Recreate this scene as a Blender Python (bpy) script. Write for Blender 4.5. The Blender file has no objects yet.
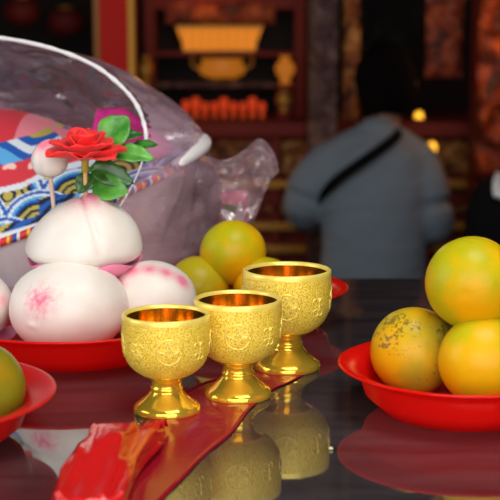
import bpy, bmesh, math, random
from mathutils import Vector, Matrix, noise, Euler
random.seed(7)
PI = math.pi
S = bpy.context.scene
C = S.collection

# ---------------------------------------------------------------- camera, world, lights, exposure
F = 1300.0
PITCH = math.radians(9.5)
EYE = Vector((0, 0, 1.311))
cam = bpy.data.cameras.new('camera')
cam.sensor_width = 36
cam.lens = F / 500 * 36
cam.clip_start = 0.05
cam.dof.use_dof = True
cam.dof.focus_distance = 1.15
cam.dof.aperture_fstop = 9.0
co = bpy.data.objects.new('camera', cam)
C.objects.link(co)
co.location = EYE
co.rotation_euler = (PI / 2 - PITCH, 0, 0)
S.camera = co
S.view_settings.view_transform = 'Standard'
S.view_settings.look = 'None'
S.view_settings.gamma = 1
S.view_settings.exposure = 0.5

w = bpy.data.worlds.new('world')
S.world = w
w.use_nodes = True
w.node_tree.nodes['Background'].inputs[0].default_value = (1.0, 0.88, 0.82, 1)
w.node_tree.nodes['Background'].inputs[1].default_value = 0.10


def area(name, loc, target, sx, sy, power, col):
    l = bpy.data.lights.new(name, 'AREA')
    l.shape = 'RECTANGLE'
    l.size, l.size_y, l.energy, l.color = sx, sy, power, col
    o = bpy.data.objects.new(name, l)
    C.objects.link(o)
    o.location = loc
    d = Vector(target) - Vector(loc)
    o.rotation_euler = d.to_track_quat('-Z', 'Y').to_euler()
    return o


area('entrance_daylight', (0.0, -0.35, 1.50), (0, 1.2, 1.0), 1.9, 1.1, 17, (1.0, 0.98, 0.96))
area('overhead_light', (0.25, 0.75, 2.35), (0.0, 1.15, 1.0), 0.7, 0.7, 9, (1.0, 0.96, 0.9))
area('side_light', (-1.8, 0.9, 1.7), (-0.1, 1.2, 1.05), 1.0, 1.2, 7, (0.95, 0.97, 1.0))  # soft area light from the left


def point(name, loc, power, col, r=0.06):
    l = bpy.data.lights.new(name, 'POINT')
    l.energy, l.color, l.shadow_soft_size = power, col, r
    o = bpy.data.objects.new(name, l)
    C.objects.link(o)
    o.location = loc
    return o


point('shrine_glow', (-0.16, 4.55, 1.47), 0.35, (1, 0.4, 0.1))
point('altar_fill', (0.95, 3.7, 1.5), 2.0, (1, 0.35, 0.12), 0.1)  # warm fill lights added to redden the altar area, no fixtures there
point('altar_fill', (0.75, 3.9, 1.25), 0.8, (1, 0.5, 0.2), 0.1)
point('altar_fill', (-0.3, 3.9, 0.9), 0.8, (1, 0.5, 0.2), 0.1)


# a point of the place seen at a pixel, at depth y or height z
def P(px, py, y=None, z=None):
    d = Vector(((px - 250) / F, 0, 0)) + Vector((0, math.cos(PITCH), -math.sin(PITCH))) \
        + Vector((0, math.sin(PITCH), math.cos(PITCH))) * ((250 - py) / F)
    t = (y / d.y) if y is not None else ((z - EYE.z) / d.z)
    return EYE + d * t


# ---------------------------------------------------------------- helpers
def obj(name, bm, mat, parent=None, smooth=True):
    me = bpy.data.meshes.new(name)
    bmesh.ops.recalc_face_normals(bm, faces=bm.faces)
    bm.to_mesh(me)
    bm.free()
    if smooth:
        for p in me.polygons:
            p.use_smooth = True
    if mat:
        me.materials.append(mat)
    o = bpy.data.objects.new(name, me)
    C.objects.link(o)
    if parent:
        o.parent = parent
    return o


def thing(name, label, cat, loc=(0, 0, 0), rz=0, group=None):
    o = bpy.data.objects.new(name, None)
    C.objects.link(o)
    o.location = loc
    o.rotation_euler = (0, 0, rz)
    return tag(o, label, cat, group)


def tag(o, label, cat, group=None):
    o['label'] = label
    o['category'] = cat
    if group:
        o['group'] = group
    return o


def struct(name, bm, mat, parent=None):
    o = obj(name, bm, mat, parent, smooth=False)
    o['kind'] = 'structure'
    return o


def dup(root, loc, label, rz=0, sc=1.0, rot=None):
    r = root.copy()
    C.objects.link(r)
    r.location = loc
    r.rotation_euler = rot or (0, 0, rz)
    r.scale = (sc, sc, sc) if not isinstance(sc, tuple) else sc
    r['label'] = label
    for ch in list(root.children):
        c = ch.copy()
        C.objects.link(c)
        c.parent = r
        for g in ch.children:
            d = g.copy()
            C.objects.link(d)
            d.parent = c
    return r


def box(bm, c, s, rot=None, bevel=0.0):
    m = Matrix.Translation(Vector(c)) @ (rot.to_matrix().to_4x4() if rot else Matrix()) @ Matrix.Diagonal((s[0], s[1], s[2], 1))
    r = bmesh.ops.create_cube(bm, size=1, matrix=m)
    if bevel:
        es = set(e for v in r['verts'] for e in v.link_edges)
        bmesh.ops.bevel(bm, geom=list(es), offset=bevel, segments=2, affect='EDGES', profile=0.5)


def lathe(bm, prof, seg=64, center=(0, 0, 0), wob=None):
    cx, cy, cz = center
    rings = []
    for k, (r, z) in enumerate(prof):
        if r < 1e-6:
            rings.append([bm.verts.new((cx, cy, cz + z))])
        else:
            ring = []
            for i in range(seg):
                a = 2 * PI * i / seg
                dr = wob(a, k) if wob else 0
                ring.append(bm.verts.new((cx + (r + dr) * math.cos(a), cy + (r + dr) * math.sin(a), cz + z)))
            rings.append(ring)
    for a, b in zip(rings, rings[1:]):
        for i in range(seg):
            j = (i + 1) % seg
            if len(a) == 1 and len(b) == 1:
                continue
            if len(a) == 1:
                bm.faces.new((a[0], b[i], b[j]))
            elif len(b) == 1:
                bm.faces.new((a[i], a[j], b[0]))
            else:
                bm.faces.new((a[i], a[j], b[j], b[i]))


def catmull(pts, n=8):
    pts = [Vector(p) for p in pts]
    out = []
    for i in range(len(pts) - 1):
        p0 = pts[max(i - 1, 0)]
        p1, p2 = pts[i], pts[i + 1]
        p3 = pts[min(i + 2, len(pts) - 1)]
        for k in range(n):
            t = k / n
            out.append(0.5 * ((2 * p1) + (p2 - p0) * t + (2 * p0 - 5 * p1 + 4 * p2 - p3) * t * t + (3 * p1 - p0 - 3 * p2 + p3) * t ** 3))
    out.append(pts[-1])
    return out


def tube(bm, pts, rad, seg=12, flat=1.0, up=Vector((0, 0, 1)), cap=True):
    pts = [Vector(p) for p in pts]
    n = len(pts)
    rings = []
    for i, p in enumerate(pts):
        t = (pts[min(i + 1, n - 1)] - pts[max(i - 1, 0)]).normalized()
        u = up if abs(t.dot(up)) < 0.95 else Vector((0, 1, 0))
        a = t.cross(u).normalized()
        b = a.cross(t).normalized()
        r = rad(i / (n - 1)) if callable(rad) else (rad[i] if isinstance(rad, (list, tuple)) else rad)
        rings.append([bm.verts.new(p + a * (r * math.cos(2 * PI * k / seg)) + b * (r * flat * math.sin(2 * PI * k / seg))) for k in range(seg)])
    for A, B in zip(rings, rings[1:]):
        for k in range(seg):
            j = (k + 1) % seg
            bm.faces.new((A[k], A[j], B[j], B[k]))
    if cap:
        bm.faces.new(rings[0][::-1])
        bm.faces.new(rings[-1])


def ball(bm, c, r, seg=24, rings=16):
    m = Matrix.Translation(Vector(c)) @ Matrix.Diagonal((r[0], r[1], r[2], 1)) if isinstance(r, (tuple, list)) else Matrix.Translation(Vector(c)) @ Matrix.Scale(r, 4)
    bmesh.ops.create_uvsphere(bm, u_segments=seg, v_segments=rings, radius=1, matrix=m)


# ---------------------------------------------------------------- materials
def mat(name, col, rough=0.5, metal=0.0, **kw):
    m = bpy.data.materials.new(name)
    m.use_nodes = True
    b = m.node_tree.nodes['Principled BSDF']
    b.inputs['Base Color'].default_value = (*col, 1)
    b.inputs['Roughness'].default_value = rough
    b.inputs['Metallic'].default_value = metal
    for k, v in kw.items():
        b.inputs[k.replace('_', ' ')].default_value = v
    return m


def nd(m, t, **kw):
    n = m.node_tree.nodes.new(t)
    for k, v in kw.items():
        setattr(n, k, v)
    return n


def ln(m, a, b):
    m.node_tree.links.new(a, b)


def coords(m, kind='Object', scale=(1, 1, 1), loc=(0, 0, 0), rot=(0, 0, 0)):
    tc = nd(m, 'ShaderNodeTexCoord')
    mp = nd(m, 'ShaderNodeMapping')
    mp.inputs['Scale'].default_value = scale
    mp.inputs['Location'].default_value = loc
    mp.inputs['Rotation'].default_value = rot
    ln(m, tc.outputs[kind], mp.inputs['Vector'])
    return mp.outputs[0]


def noise_tex(m, scale, vec=None, detail=3, rough=0.5, dist=0.0):
    n = nd(m, 'ShaderNodeTexNoise')
    n.inputs['Scale'].default_value = scale
    n.inputs['Detail'].default_value = detail
    n.inputs['Roughness'].default_value = rough
    n.inputs['Distortion'].default_value = dist
    if vec is not None:
        ln(m, vec, n.inputs['Vector'])
    return n.outputs['Fac']


def ramp(m, fac, stops, interp='LINEAR'):
    r = nd(m, 'ShaderNodeValToRGB')
    r.color_ramp.interpolation = interp
    els = r.color_ramp.elements
    while len(els) < len(stops):
        els.new(0.5)
    for e, (p, c) in zip(els, stops):
        e.position = p
        e.color = (*c, 1) if len(c) == 3 else c
    ln(m, fac, r.inputs['Fac'])
    return r.outputs['Color']


def bump(m, h, strength=0.3, dist=0.001, normal_in=None):
    b = nd(m, 'ShaderNodeBump')
    b.inputs['Strength'].default_value = strength
    b.inputs['Distance'].default_value = dist
    ln(m, h, b.inputs['Height'])
    if normal_in is not None:
        ln(m, normal_in, b.inputs['Normal'])
    return b.outputs['Normal']


def bsdf(m):
    return m.node_tree.nodes['Principled BSDF']


def mix(m, fac, a, b, blend='MIX'):
    n = nd(m, 'ShaderNodeMix', data_type='RGBA', blend_type=blend)
    if isinstance(fac, float):
        n.inputs[0].default_value = fac
    else:
        ln(m, fac, n.inputs[0])
    for i, v in ((6, a), (7, b)):
        if isinstance(v, tuple):
            n.inputs[i].default_value = (*v, 1)
        else:
            ln(m, v, n.inputs[i])
    return n.outputs[2]


# glossy dark table top
M_table = mat('black_laminate', (0.026, 0.022, 0.025), 0.07, IOR=2.3)
v = coords(M_table)
g = noise_tex(M_table, 9, coords(M_table, scale=(0.6, 3, 1)), 5, 0.65)
ln(M_table, ramp(M_table, g, [(0.3, (0.018, 0.014, 0.016)), (0.7, (0.062, 0.050, 0.055))]), bsdf(M_table).inputs['Base Color'])
g2 = noise_tex(M_table, 60, v, 4)
ln(M_table, ramp(M_table, g2, [(0.35, (0.03,) * 3), (0.75, (0.07,) * 3)]), bsdf(M_table).inputs['Roughness'])

M_redplastic = mat('red_plastic', (0.90, 0.010, 0.006), 0.25, IOR=1.42)
def translucent(m, col, f):
    nt = m.node_tree
    tl = nd(m, 'ShaderNodeBsdfTranslucent'); tl.inputs[0].default_value = (*col, 1)
    mx = nd(m, 'ShaderNodeMixShader'); mx.inputs[0].default_value = f
    ln(m, bsdf(m).outputs[0], mx.inputs[1]); ln(m, tl.outputs[0], mx.inputs[2])
    ln(m, mx.outputs[0], nt.nodes['Material Output'].inputs['Surface'])


translucent(M_redplastic, (1.0, 0.02, 0.012), 0.42)
M_redplastic2 = mat('translucent_red_plastic', (0.70, 0.018, 0.016), 0.3, IOR=1.38)
v = coords(M_redplastic2)
ln(M_redplastic2, bump(M_redplastic2, noise_tex(M_redplastic2, 400, v, 2), 0.25, 0.0006), bsdf(M_redplastic2).inputs['Normal'])

translucent(M_redplastic2, (1.0, 0.03, 0.02), 0.35)
# gold
M_gold = mat('polished_gold', (1.0, 0.66, 0.06), 0.12, 0.7)
M_goldin = mat('amber_gold_lining', (0.98, 0.66, 0.18), 0.14, 1.0)
M_goldrim = mat('satin_gold', (1.0, 0.80, 0.16), 0.3, 0.3)
M_goldtex = mat('frosted_gold', (1.0, 0.72, 0.13), 0.38, 0.15)
v = coords(M_goldtex)
vo = nd(M_goldtex, 'ShaderNodeTexNoise')
vo.inputs['Scale'].default_value = 1000
vo.inputs['Detail'].default_value = 3
ln(M_goldtex, v, vo.inputs['Vector'])
ln(M_goldtex, bump(M_goldtex, vo.outputs['Fac'], 0.8, 0.0008), bsdf(M_goldtex).inputs['Normal'])
ln(M_goldtex, ramp(M_goldtex, vo.outputs['Fac'], [(0.40, (0.62, 0.36, 0.01)), (0.47, (1.0, 0.70, 0.035)), (0.64, (1.0, 0.86, 0.20))]), bsdf(M_goldtex).inputs['Base Color'])


def orange_mat(name, base, alt, green, speck=0.0, seed=0.0, gpos=0.6):
    m = mat(name, base, 0.33, IOR=1.28)
    v = coords(m, loc=(seed, seed * 1.7, seed * 0.3))
    n1 = noise_tex(m, 16, v, 3)
    c = ramp(m, n1, [(0.38, base), (0.62, alt)])
    n2 = noise_tex(m, 20, coords(m, loc=(seed + 3, 1, seed)), 4)
    c = mix(m, ramp(m, n2, [(gpos - 0.06, (0, 0, 0)), (gpos + 0.12, (1, 1, 1))]), c, green)
    if speck:
        n3 = noise_tex(m, 230, v, 3, 0.6)
        n4 = noise_tex(m, 30, v, 2, 0.6)
        mm = nd(m, 'ShaderNodeMath', operation='MULTIPLY')
        ln(m, n3, mm.inputs[0])
        ln(m, n4, mm.inputs[1])
        c = mix(m, ramp(m, mm.outputs[0], [(0.31, (0, 0, 0)), (0.38, (speck * .8,) * 3)]), c, (0.16, 0.10, 0.02))
    ln(m, c, bsdf(m).inputs['Base Color'])
    pores = noise_tex(m, 520, v, 2)
    ln(m, bump(m, pores, 0.22, 0.0007), bsdf(m).inputs['Normal'])
    bsdf(m).inputs['Subsurface Weight'].default_value = 0.05
    bsdf(m).inputs['Subsurface Radius'].default_value = (0.01, 0.005, 0.001)
    return m


M_or1 = orange_mat('orange_peel_yellow', (0.76, 0.36, 0.002), (0.72, 0.43, 0.004), (0.50, 0.43, 0.006), 0.0, 0.1, 0.50)
M_or2 = orange_mat('orange_peel_speckled', (0.74, 0.36, 0.003), (0.62, 0.38, 0.008), (0.40, 0.33, 0.02), 1.0, 2.1, 0.52)
M_or3 = orange_mat('orange_peel_greenish', (0.74, 0.37, 0.002), (0.66, 0.44, 0.004), (0.44, 0.41, 0.006), 0.0, 4.4, 0.48)
M_or4 = orange_mat('orange_peel_olive', (0.40, 0.20, 0.006), (0.24, 0.18, 0.008), (0.22, 0.20, 0.01), 0.8, 6.2, 0.45)
M_or5 = orange_mat('orange_peel_amber', (0.62, 0.31, 0.003), (0.52, 0.34, 0.006), (0.44, 0.36, 0.01), 0.0, 8.0, 0.50)
M_calyx = mat('dry_green_calyx', (0.10, 0.12, 0.03), 0.8)


def bun_mat(name, spots, line=None, strength=0.85):
    """steamed dough with sprayed pink dye on the peach tip"""
    m = mat(name, (0.86, 0.80, 0.74), 0.45)
    base = ramp(m, noise_tex(m, 40, coords(m), 3), [(0.3, (0.80, 0.74, 0.67)), (0.7, (0.86, 0.81, 0.75))])
    tc = nd(m, 'ShaderNodeTexCoord')
    c = base
    for (p, r0, r1, patch) in spots:
        d = nd(m, 'ShaderNodeVectorMath', operation='DISTANCE')
        ln(m, tc.outputs['Object'], d.inputs[0])
        d.inputs[1].default_value = p
        mr = nd(m, 'ShaderNodeMapRange')
        mr.inputs[1].default_value = r0
        mr.inputs[2].default_value = r1
        mr.inputs[3].default_value = 1
        mr.inputs[4].default_value = 0
        ln(m, d.outputs['Value'], mr.inputs[0])
        n = noise_tex(m, 170, coords(m), 4, 0.7)
        add = nd(m, 'ShaderNodeMath', operation='MULTIPLY_ADD')
        ln(m, n, add.inputs[0])
        add.inputs[1].default_value = patch
        add.inputs[2].default_value = -patch * 0.5
        s = nd(m, 'ShaderNodeMath', operation='ADD')
        ln(m, mr.outputs[0], s.inputs[0])
        ln(m, add.outputs[0], s.inputs[1])
        f = nd(m, 'ShaderNodeMath', operation='MULTIPLY', use_clamp=True)
        ln(m, s.outputs[0], f.inputs[0])
        ln(m, mr.outputs[0], f.inputs[1])
        f2 = nd(m, 'ShaderNodeMath', operation='MULTIPLY', use_clamp=True)
        ln(m, f.outputs[0], f2.inputs[0])
        f2.inputs[1].default_value = strength
        c = mix(m, f2.outputs[0], c, (0.86, 0.10, 0.26))
    ln(m, c, bsdf(m).inputs['Base Color'])
    bsdf(m).inputs['Subsurface Weight'].default_value = 0.15
    bsdf(m).inputs['Subsurface Radius'].default_value = (0.01, 0.007, 0.005)
    ln(m, bump(m, noise_tex(m, 60, coords(m), 3), 0.12, 0.001), bsdf(m).inputs['Normal'])
    return m


M_pinkpaper = mat('pink_wax_paper', (0.88, 0.26, 0.44), 0.4)
M_stick = mat('bamboo', (0.72, 0.42, 0.16), 0.5)
M_petal = mat('red_silk_petal', (0.86, 0.010, 0.012), 0.6)
ln(M_petal, ramp(M_petal, noise_tex(M_petal, 120, coords(M_petal), 2), [(0.3, (0.80, 0.006, 0.008)), (0.7, (0.92, 0.02, 0.02))]), bsdf(M_petal).inputs['Base Color'])
bsdf(M_petal).inputs['Sheen Weight'].default_value = 0.15
M_leaf = mat('green_plastic_leaf', (0.07, 0.30, 0.03), 0.35)
ln(M_leaf, ramp(M_leaf, noise_tex(M_leaf, 60, coords(M_leaf), 2), [(0.3, (0.035, 0.20, 0.02)), (0.7, (0.12, 0.42, 0.05))]), bsdf(M_leaf).inputs['Base Color'])
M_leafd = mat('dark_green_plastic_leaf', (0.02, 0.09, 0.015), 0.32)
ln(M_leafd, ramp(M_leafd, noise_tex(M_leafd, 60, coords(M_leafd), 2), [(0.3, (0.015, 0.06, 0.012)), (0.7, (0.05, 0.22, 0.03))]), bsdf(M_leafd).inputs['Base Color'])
M_white = mat('white_plastic', (0.82, 0.80, 0.80), 0.35)

M_tub = mat('lilac_grey_plastic', (0.36, 0.30, 0.33), 0.4)
ln(M_tub, ramp(M_tub, noise_tex(M_tub, 14, coords(M_tub, scale=(3, 3, 0.6)), 4, 0.6), [(0.3, (0.74, 0.66, 0.70)), (0.7, (0.86, 0.80, 0.83))]), bsdf(M_tub).inputs['Base Color'])


def plastic_film(name, ior, tint, haze, haze_lo, haze_hi, bscale=22, bstr=0.9, stretch=(1, 1, 1), rough=0.12, rot=(0, 0, 0), tcol=(1.0, 0.96, 0.98)):
    m = bpy.data.materials.new(name)
    m.use_nodes = True
    nt = m.node_tree
    nt.nodes.remove(nt.nodes['Principled BSDF'])
    out = nt.nodes['Material Output']
    tr = nd(m, 'ShaderNodeBsdfTransparent')
    tr.inputs[0].default_value = (*tcol, 1)
    di = nd(m, 'ShaderNodeBsdfDiffuse')
    di.inputs[0].default_value = (*tint, 1)
    tl = nd(m, 'ShaderNodeBsdfTranslucent')
    tl.inputs[0].default_value = (*haze, 1)
    gl = nd(m, 'ShaderNodeBsdfGlossy')
    gl.inputs['Roughness'].default_value = rough
    gl.inputs[0].default_value = (1, 1, 1, 1)
    v = coords(m, scale=stretch, rot=rot)
    n = noise_tex(m, bscale, v, 3, 0.55, 0.6)
    nb = bump(m, n, bstr, 0.012)
    ln(m, nb, gl.inputs['Normal'])
    nb2 = bump(m, n, bstr * 0.3, 0.006)
    for s in (di, tl):
        ln(m, nb2, s.inputs['Normal'])
    body = nd(m, 'ShaderNodeMixShader')
    body.inputs[0].default_value = 0.28
    ln(m, di.outputs[0], body.inputs[1])
    ln(m, tl.outputs[0], body.inputs[2])
    mx = nd(m, 'ShaderNodeMixShader')
    n2 = noise_tex(m, bscale * 0.6, v, 4, 0.6, 0.4)
    mr = nd(m, 'ShaderNodeMapRange')
    mr.inputs[1].default_value = 0.35
    mr.inputs[2].default_value = 0.7
    mr.inputs[3].default_value = haze_lo
    mr.inputs[4].default_value = haze_hi
    ln(m, n2, mr.inputs[0])
    ln(m, mr.outputs[0], mx.inputs[0])
    ln(m, tr.outputs[0], mx.inputs[1])
    ln(m, body.outputs[0], mx.inputs[2])
    fr = nd(m, 'ShaderNodeFresnel')
    fr.inputs[0].default_value = ior
    ln(m, nb2, fr.inputs['Normal'])
    fm = nd(m, 'ShaderNodeMath', operation='MULTIPLY')
    ln(m, fr.outputs[0], fm.inputs[0])
    fm.inputs[1].default_value = 0.9
    mx2 = nd(m, 'ShaderNodeMixShader')
    ln(m, fm.outputs[0], mx2.inputs[0])
    ln(m, mx.outputs[0], mx2.inputs[1])
    ln(m, gl.outputs[0], mx2.inputs[2])
    ln(m, mx2.outputs[0], out.inputs['Surface'])
    return m


M_film = plastic_film('clear_plastic_film', 1.6, (0.90, 0.60, 0.74), (0.80, 0.45, 0.6), 0.24, 0.58, 12, 0.9, (1.2, 1.2, 3.2), rot=(0, 0.45, 0))
M_filmtail = plastic_film('crumpled_plastic_film', 1.4, (0.62, 0.42, 0.46), (0.55, 0.36, 0.40), 0.12, 0.36, 12, 0.6, (1, 1, 1))
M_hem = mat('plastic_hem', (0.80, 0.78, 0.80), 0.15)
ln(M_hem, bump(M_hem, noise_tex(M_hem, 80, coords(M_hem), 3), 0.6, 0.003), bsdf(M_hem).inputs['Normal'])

M_cello = mat('red_cellophane', (0.58, 0.012, 0.012), 0.14, IOR=1.6)
ln(M_cello, bump(M_cello, noise_tex(M_cello, 45, coords(M_cello, scale=(1.6, 0.4, 1), rot=(0, 0, -0.3)), 2, 0.45, 0.4), 0.5, 0.005), bsdf(M_cello).inputs['Normal'])
M_cello2 = mat('dark_red_film', (0.30, 0.006, 0.018), 0.16, IOR=1.3)
ln(M_cello2, bump(M_cello2, noise_tex(M_cello2, 30, coords(M_cello2), 3), 0.25, 0.004), bsdf(M_cello2).inputs['Normal'])

# background
M_darkred = mat('dark_red_lacquer', (0.17, 0.008, 0.004), 0.7)
M_redlac = mat('red_lacquer', (0.60, 0.008, 0.004), 0.8)
M_bggold = mat('old_gold_leaf', (0.55, 0.28, 0.05), 0.42, 0.6)
M_black = mat('matte_black', (0.008, 0.007, 0.007), 0.8)  # even near-black, matte
M_floor = mat('stone_floor', (0.05, 0.035, 0.03), 0.4)
ln(M_floor, ramp(M_floor, noise_tex(M_floor, 3, coords(M_floor), 5), [(0.3, (0.035, 0.025, 0.02)), (0.7, (0.08, 0.055, 0.045))]), bsdf(M_floor).inputs['Base Color'])
M_wall = mat('dark_mottled_wall', (0.012, 0.007, 0.007), 0.8)
ln(M_wall, ramp(M_wall, noise_tex(M_wall, 2.5, coords(M_wall), 4), [(0.4, (0.007, 0.005, 0.006)), (0.75, (0.04, 0.012, 0.01))]), bsdf(M_wall).inputs['Base Color'])  # near-black, mottled with dark red at random


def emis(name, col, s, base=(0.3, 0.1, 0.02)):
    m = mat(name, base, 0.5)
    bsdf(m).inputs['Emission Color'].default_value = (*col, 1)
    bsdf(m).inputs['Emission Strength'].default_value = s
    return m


M_amber = emis('lit_amber_glass', (1.0, 0.27, 0.004), 0.5, (0.2, 0.06, 0.005))
M_giltglow = emis('gilt_with_glow', (1.0, 0.30, 0.02), 0.22)  # glow put into the burner and tall vase, though neither is a lamp
M_bulb = emis('lit_bulb', (1.0, 0.45, 0.03), 1.5)
M_redlamp = emis('lit_red_glass', (1.0, 0.05, 0.01), 0.3)


def carved(name, hi, mid, lo, scale=14):
    m = mat(name, mid, 0.5, 0.3)
    v = coords(m)
    n = noise_tex(m, scale, v, 4, 0.65, 1.0)
    ln(m, ramp(m, n, [(0.36, lo), (0.5, mid), (0.66, hi)]), bsdf(m).inputs['Base Color'])
    ln(m, bump(m, n, 0.8, 0.03), bsdf(m).inputs['Normal'])
    return m


M_carve = carved('gilded_carving', (0.62, 0.36, 0.10), (0.22, 0.06, 0.012), (0.03, 0.006, 0.004))
M_carve2 = carved('painted_carving', (0.55, 0.14, 0.03), (0.22, 0.03, 0.01), (0.03, 0.006, 0.005), 10)
M_mauve = carved('grey_mauve_paint', (0.22, 0.13, 0.10), (0.09, 0.04, 0.038), (0.05, 0.02, 0.02), 16)
M_greeng = carved('green_grey_paint', (0.12, 0.08, 0.04), (0.04, 0.035, 0.022), (0.02, 0.012, 0.01), 12)

# ---------------------------------------------------------------- the setting
bm = bmesh.new(); box(bm, (0, 2.2, -0.05), (7, 7.2, 0.1)); struct('floor', bm, M_floor)
bm = bmesh.new(); box(bm, (0, 5.75, 1.75), (7, 0.1, 3.5)); struct('wall_back', bm, M_wall)
bm = bmesh.new(); box(bm, (-3.45, 2.2, 1.75), (0.1, 7.0, 3.5)); struct('wall_left', bm, M_wall)
bm = bmesh.new(); box(bm, (3.45, 2.2, 1.75), (0.1, 7.0, 3.5)); struct('wall_right', bm, M_wall)
bm = bmesh.new(); box(bm, (0, 2.2, 3.55), (7, 7.2, 0.1)); struct('ceiling', bm, M_wall)

# ---------------------------------------------------------------- offering table
TZ = 1.0
YF = P(250, 278, z=TZ).y
t = thing('offering_table', 'long glossy black offering table holding the cups, buns and fruit', 'table', (0, (YF + 0.3) / 2, 0))
bm = bmesh.new(); box(bm, (0, 0, TZ - 0.02), (2.0, YF - 0.3, 0.04), bevel=0.003); obj('tabletop', bm, M_table, t, False)
bm = bmesh.new(); box(bm, (0, 0, TZ - 0.10), (1.8, YF - 0.5, 0.12), bevel=0.004); obj('apron', bm, M_darkred, t, False)
for sx in (-1, 1):
    for sy in (-1, 1):
        bm = bmesh.new(); box(bm, (sx * 0.9, sy * ((YF - 0.3) / 2 - 0.1), 0.47), (0.07, 0.07, 0.94), bevel=0.006); obj('leg', bm, M_darkred, t, False)

# ---------------------------------------------------------------- background: altar at the back of the hall
YA = 4.40


def px(x, y, D):
    p = P(x, y, y=D)
    return p


zt = px(300, 122, YA).z
a = thing('altar_table', 'carved gilded altar table behind the person in the blue shirt', 'altar', (0.1, YA + 0.3, 0))
bm = bmesh.new(); box(bm, (0, 0.0, zt - 0.025), (3.0, 0.62, 0.05), bevel=0.008); obj('altar_top', bm, M_darkred, a, False)
bm = bmesh.new(); box(bm, (0, 0.02, (zt - 0.05) / 2), (2.9, 0.5, zt - 0.05)); obj('altar_body', bm, M_darkred, a, False)


def carve_panel(x0, x1, z0, z1, y, m, parent, amp=0.03, sc=12, name='carved_panel'):
    bm = bmesh.new()
    nx, nz = max(8, int((x1 - x0) / 0.012)), max(6, int((z1 - z0) / 0.012))
    g = []
    for j in range(nz + 1):
        row = []
        for i in range(nx + 1):
            X = x0 + (x1 - x0) * i / nx
            Z = z0 + (z1 - z0) * j / nz
            e = 0 if i in (0, nx) or j in (0, nz) else 1
            h = max(0, noise.noise(Vector((X * sc, y * 3, Z * sc))) + 0.35) * amp * e
            row.append(bm.verts.new((X, y - 0.005 * e - h, Z)))
        g.append(row)
    for j in range(nz):
        for i in range(nx):
            bm.faces.new((g[j][i], g[j][i + 1], g[j + 1][i + 1], g[j + 1][i]))
    return obj(name, bm, m, parent)


nP = 6
for i in range(nP):
    x0 = -1.42 + i * 0.475
    carve_panel(x0, x0 + 0.44, zt - 0.19, zt - 0.07, -0.235, M_carve, a)
    carve_panel(x0, x0 + 0.44, 0.12, 0.50, -0.235, M_carve, a)
    bm = bmesh.new(); box(bm, (x0 + 0.4575, -0.25, zt / 2), (0.03, 0.05, zt - 0.06), bevel=0.004); obj('stile', bm, M_darkred, a, False)
for zz, mm, d in ((zt - 0.215, M_bggold, 0.07), (zt - 0.30, M_carve, 0.05), (zt - 0.36, M_bggold, 0.08), (zt - 0.44, M_bggold, 0.06)):
    bm = bmesh.new(); box(bm, (0, -0.25, zz), (2.88, d, 0.028), bevel=0.006); obj('ledge', bm, mm, a, False)

# pillars
def pillar(name, label, x0, x1, D, m, edge=None, cat='pillar'):
    A = px(x0, 60, D).x
    B = px(x1, 60, D).x
    t = thing(name, label, cat, ((A + B) / 2, D + (B - A) / 2, 0))
    wd = B - A
    bm = bmesh.new(); box(bm, (0, 0, 1.6), (wd, wd, 3.2), bevel=0.004); obj('shaft', bm, m, t, False)
    bm = bmesh.new(); box(bm, (0, 0, 0.05), (wd * 1.3, wd * 1.3, 0.1), bevel=0.01); obj('plinth', bm, M_darkred, t, False)
    if edge:
        for s, mm in edge:
            bm = bmesh.new(); box(bm, (s * wd * 0.44, -wd * 0.5, 1.6), (wd * 0.16, 0.012, 2.9), bevel=0.003)
            obj('edge_trim', bm, mm, t, False)
    return t


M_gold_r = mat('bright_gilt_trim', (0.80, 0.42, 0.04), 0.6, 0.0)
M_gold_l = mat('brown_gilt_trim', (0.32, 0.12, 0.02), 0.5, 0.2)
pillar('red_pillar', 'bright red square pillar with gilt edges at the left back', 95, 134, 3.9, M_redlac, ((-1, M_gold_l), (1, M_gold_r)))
point('pillar_light', (-0.40, 3.1, 1.75), 1.8, (1, 0.75, 0.5), 0.1)  # bare point light in front of the red pillar, no fixture modelled

# shrine standing on the altar
YS = YA + 0.28
s = thing('shrine_cabinet', 'dark red lacquered shrine cabinet with glowing lanterns, between the pillars', 'shrine', (0, YS, zt))
xl, xr = px(150, 60, YS).x, px(300, 60, YS).x
bm = bmesh.new(); box(bm, ((xl + xr) / 2, 0.26, 0.5), (xr - xl, 0.03, 1.0)); obj('back_panel', bm, M_black, s, False)
for X in (xl, xr):
    bm = bmesh.new(); box(bm, (X, 0.0, 0.5), (0.04, 0.04, 1.0), bevel=0.004); obj('post', bm, M_darkred, s, False)
    bm = bmesh.new(); box(bm, (X, 0.13, 0.5), (0.02, 0.24, 1.0)); obj('side_panel', bm, M_darkred, s, False)
for yy, h, m_ in ((85, 0.02, M_mauve), (54, 0.016, M_darkred), (2, 0.05, M_darkred)):
    z = px(220, yy, YS).z - zt
    bm = bmesh.new(); box(bm, ((xl + xr) / 2, 0.12, z), (xr - xl, 0.24, h), bevel=0.003); obj('shelf', bm, m_, s, False)
bm = bmesh.new(); box(bm, ((xl + xr) / 2, 0.1, 1.0), (xr - xl + 0.12, 0.4, 0.06), bevel=0.01); obj('roof', bm, M_darkred, s, False)
carve_panel(px(165, 20, YS).x, px(275, 20, YS).x, px(0, 24, YS).z - zt, px(0, 3, YS).z - zt, 0.0, M_carve2, s, 0.02, 20)

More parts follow.
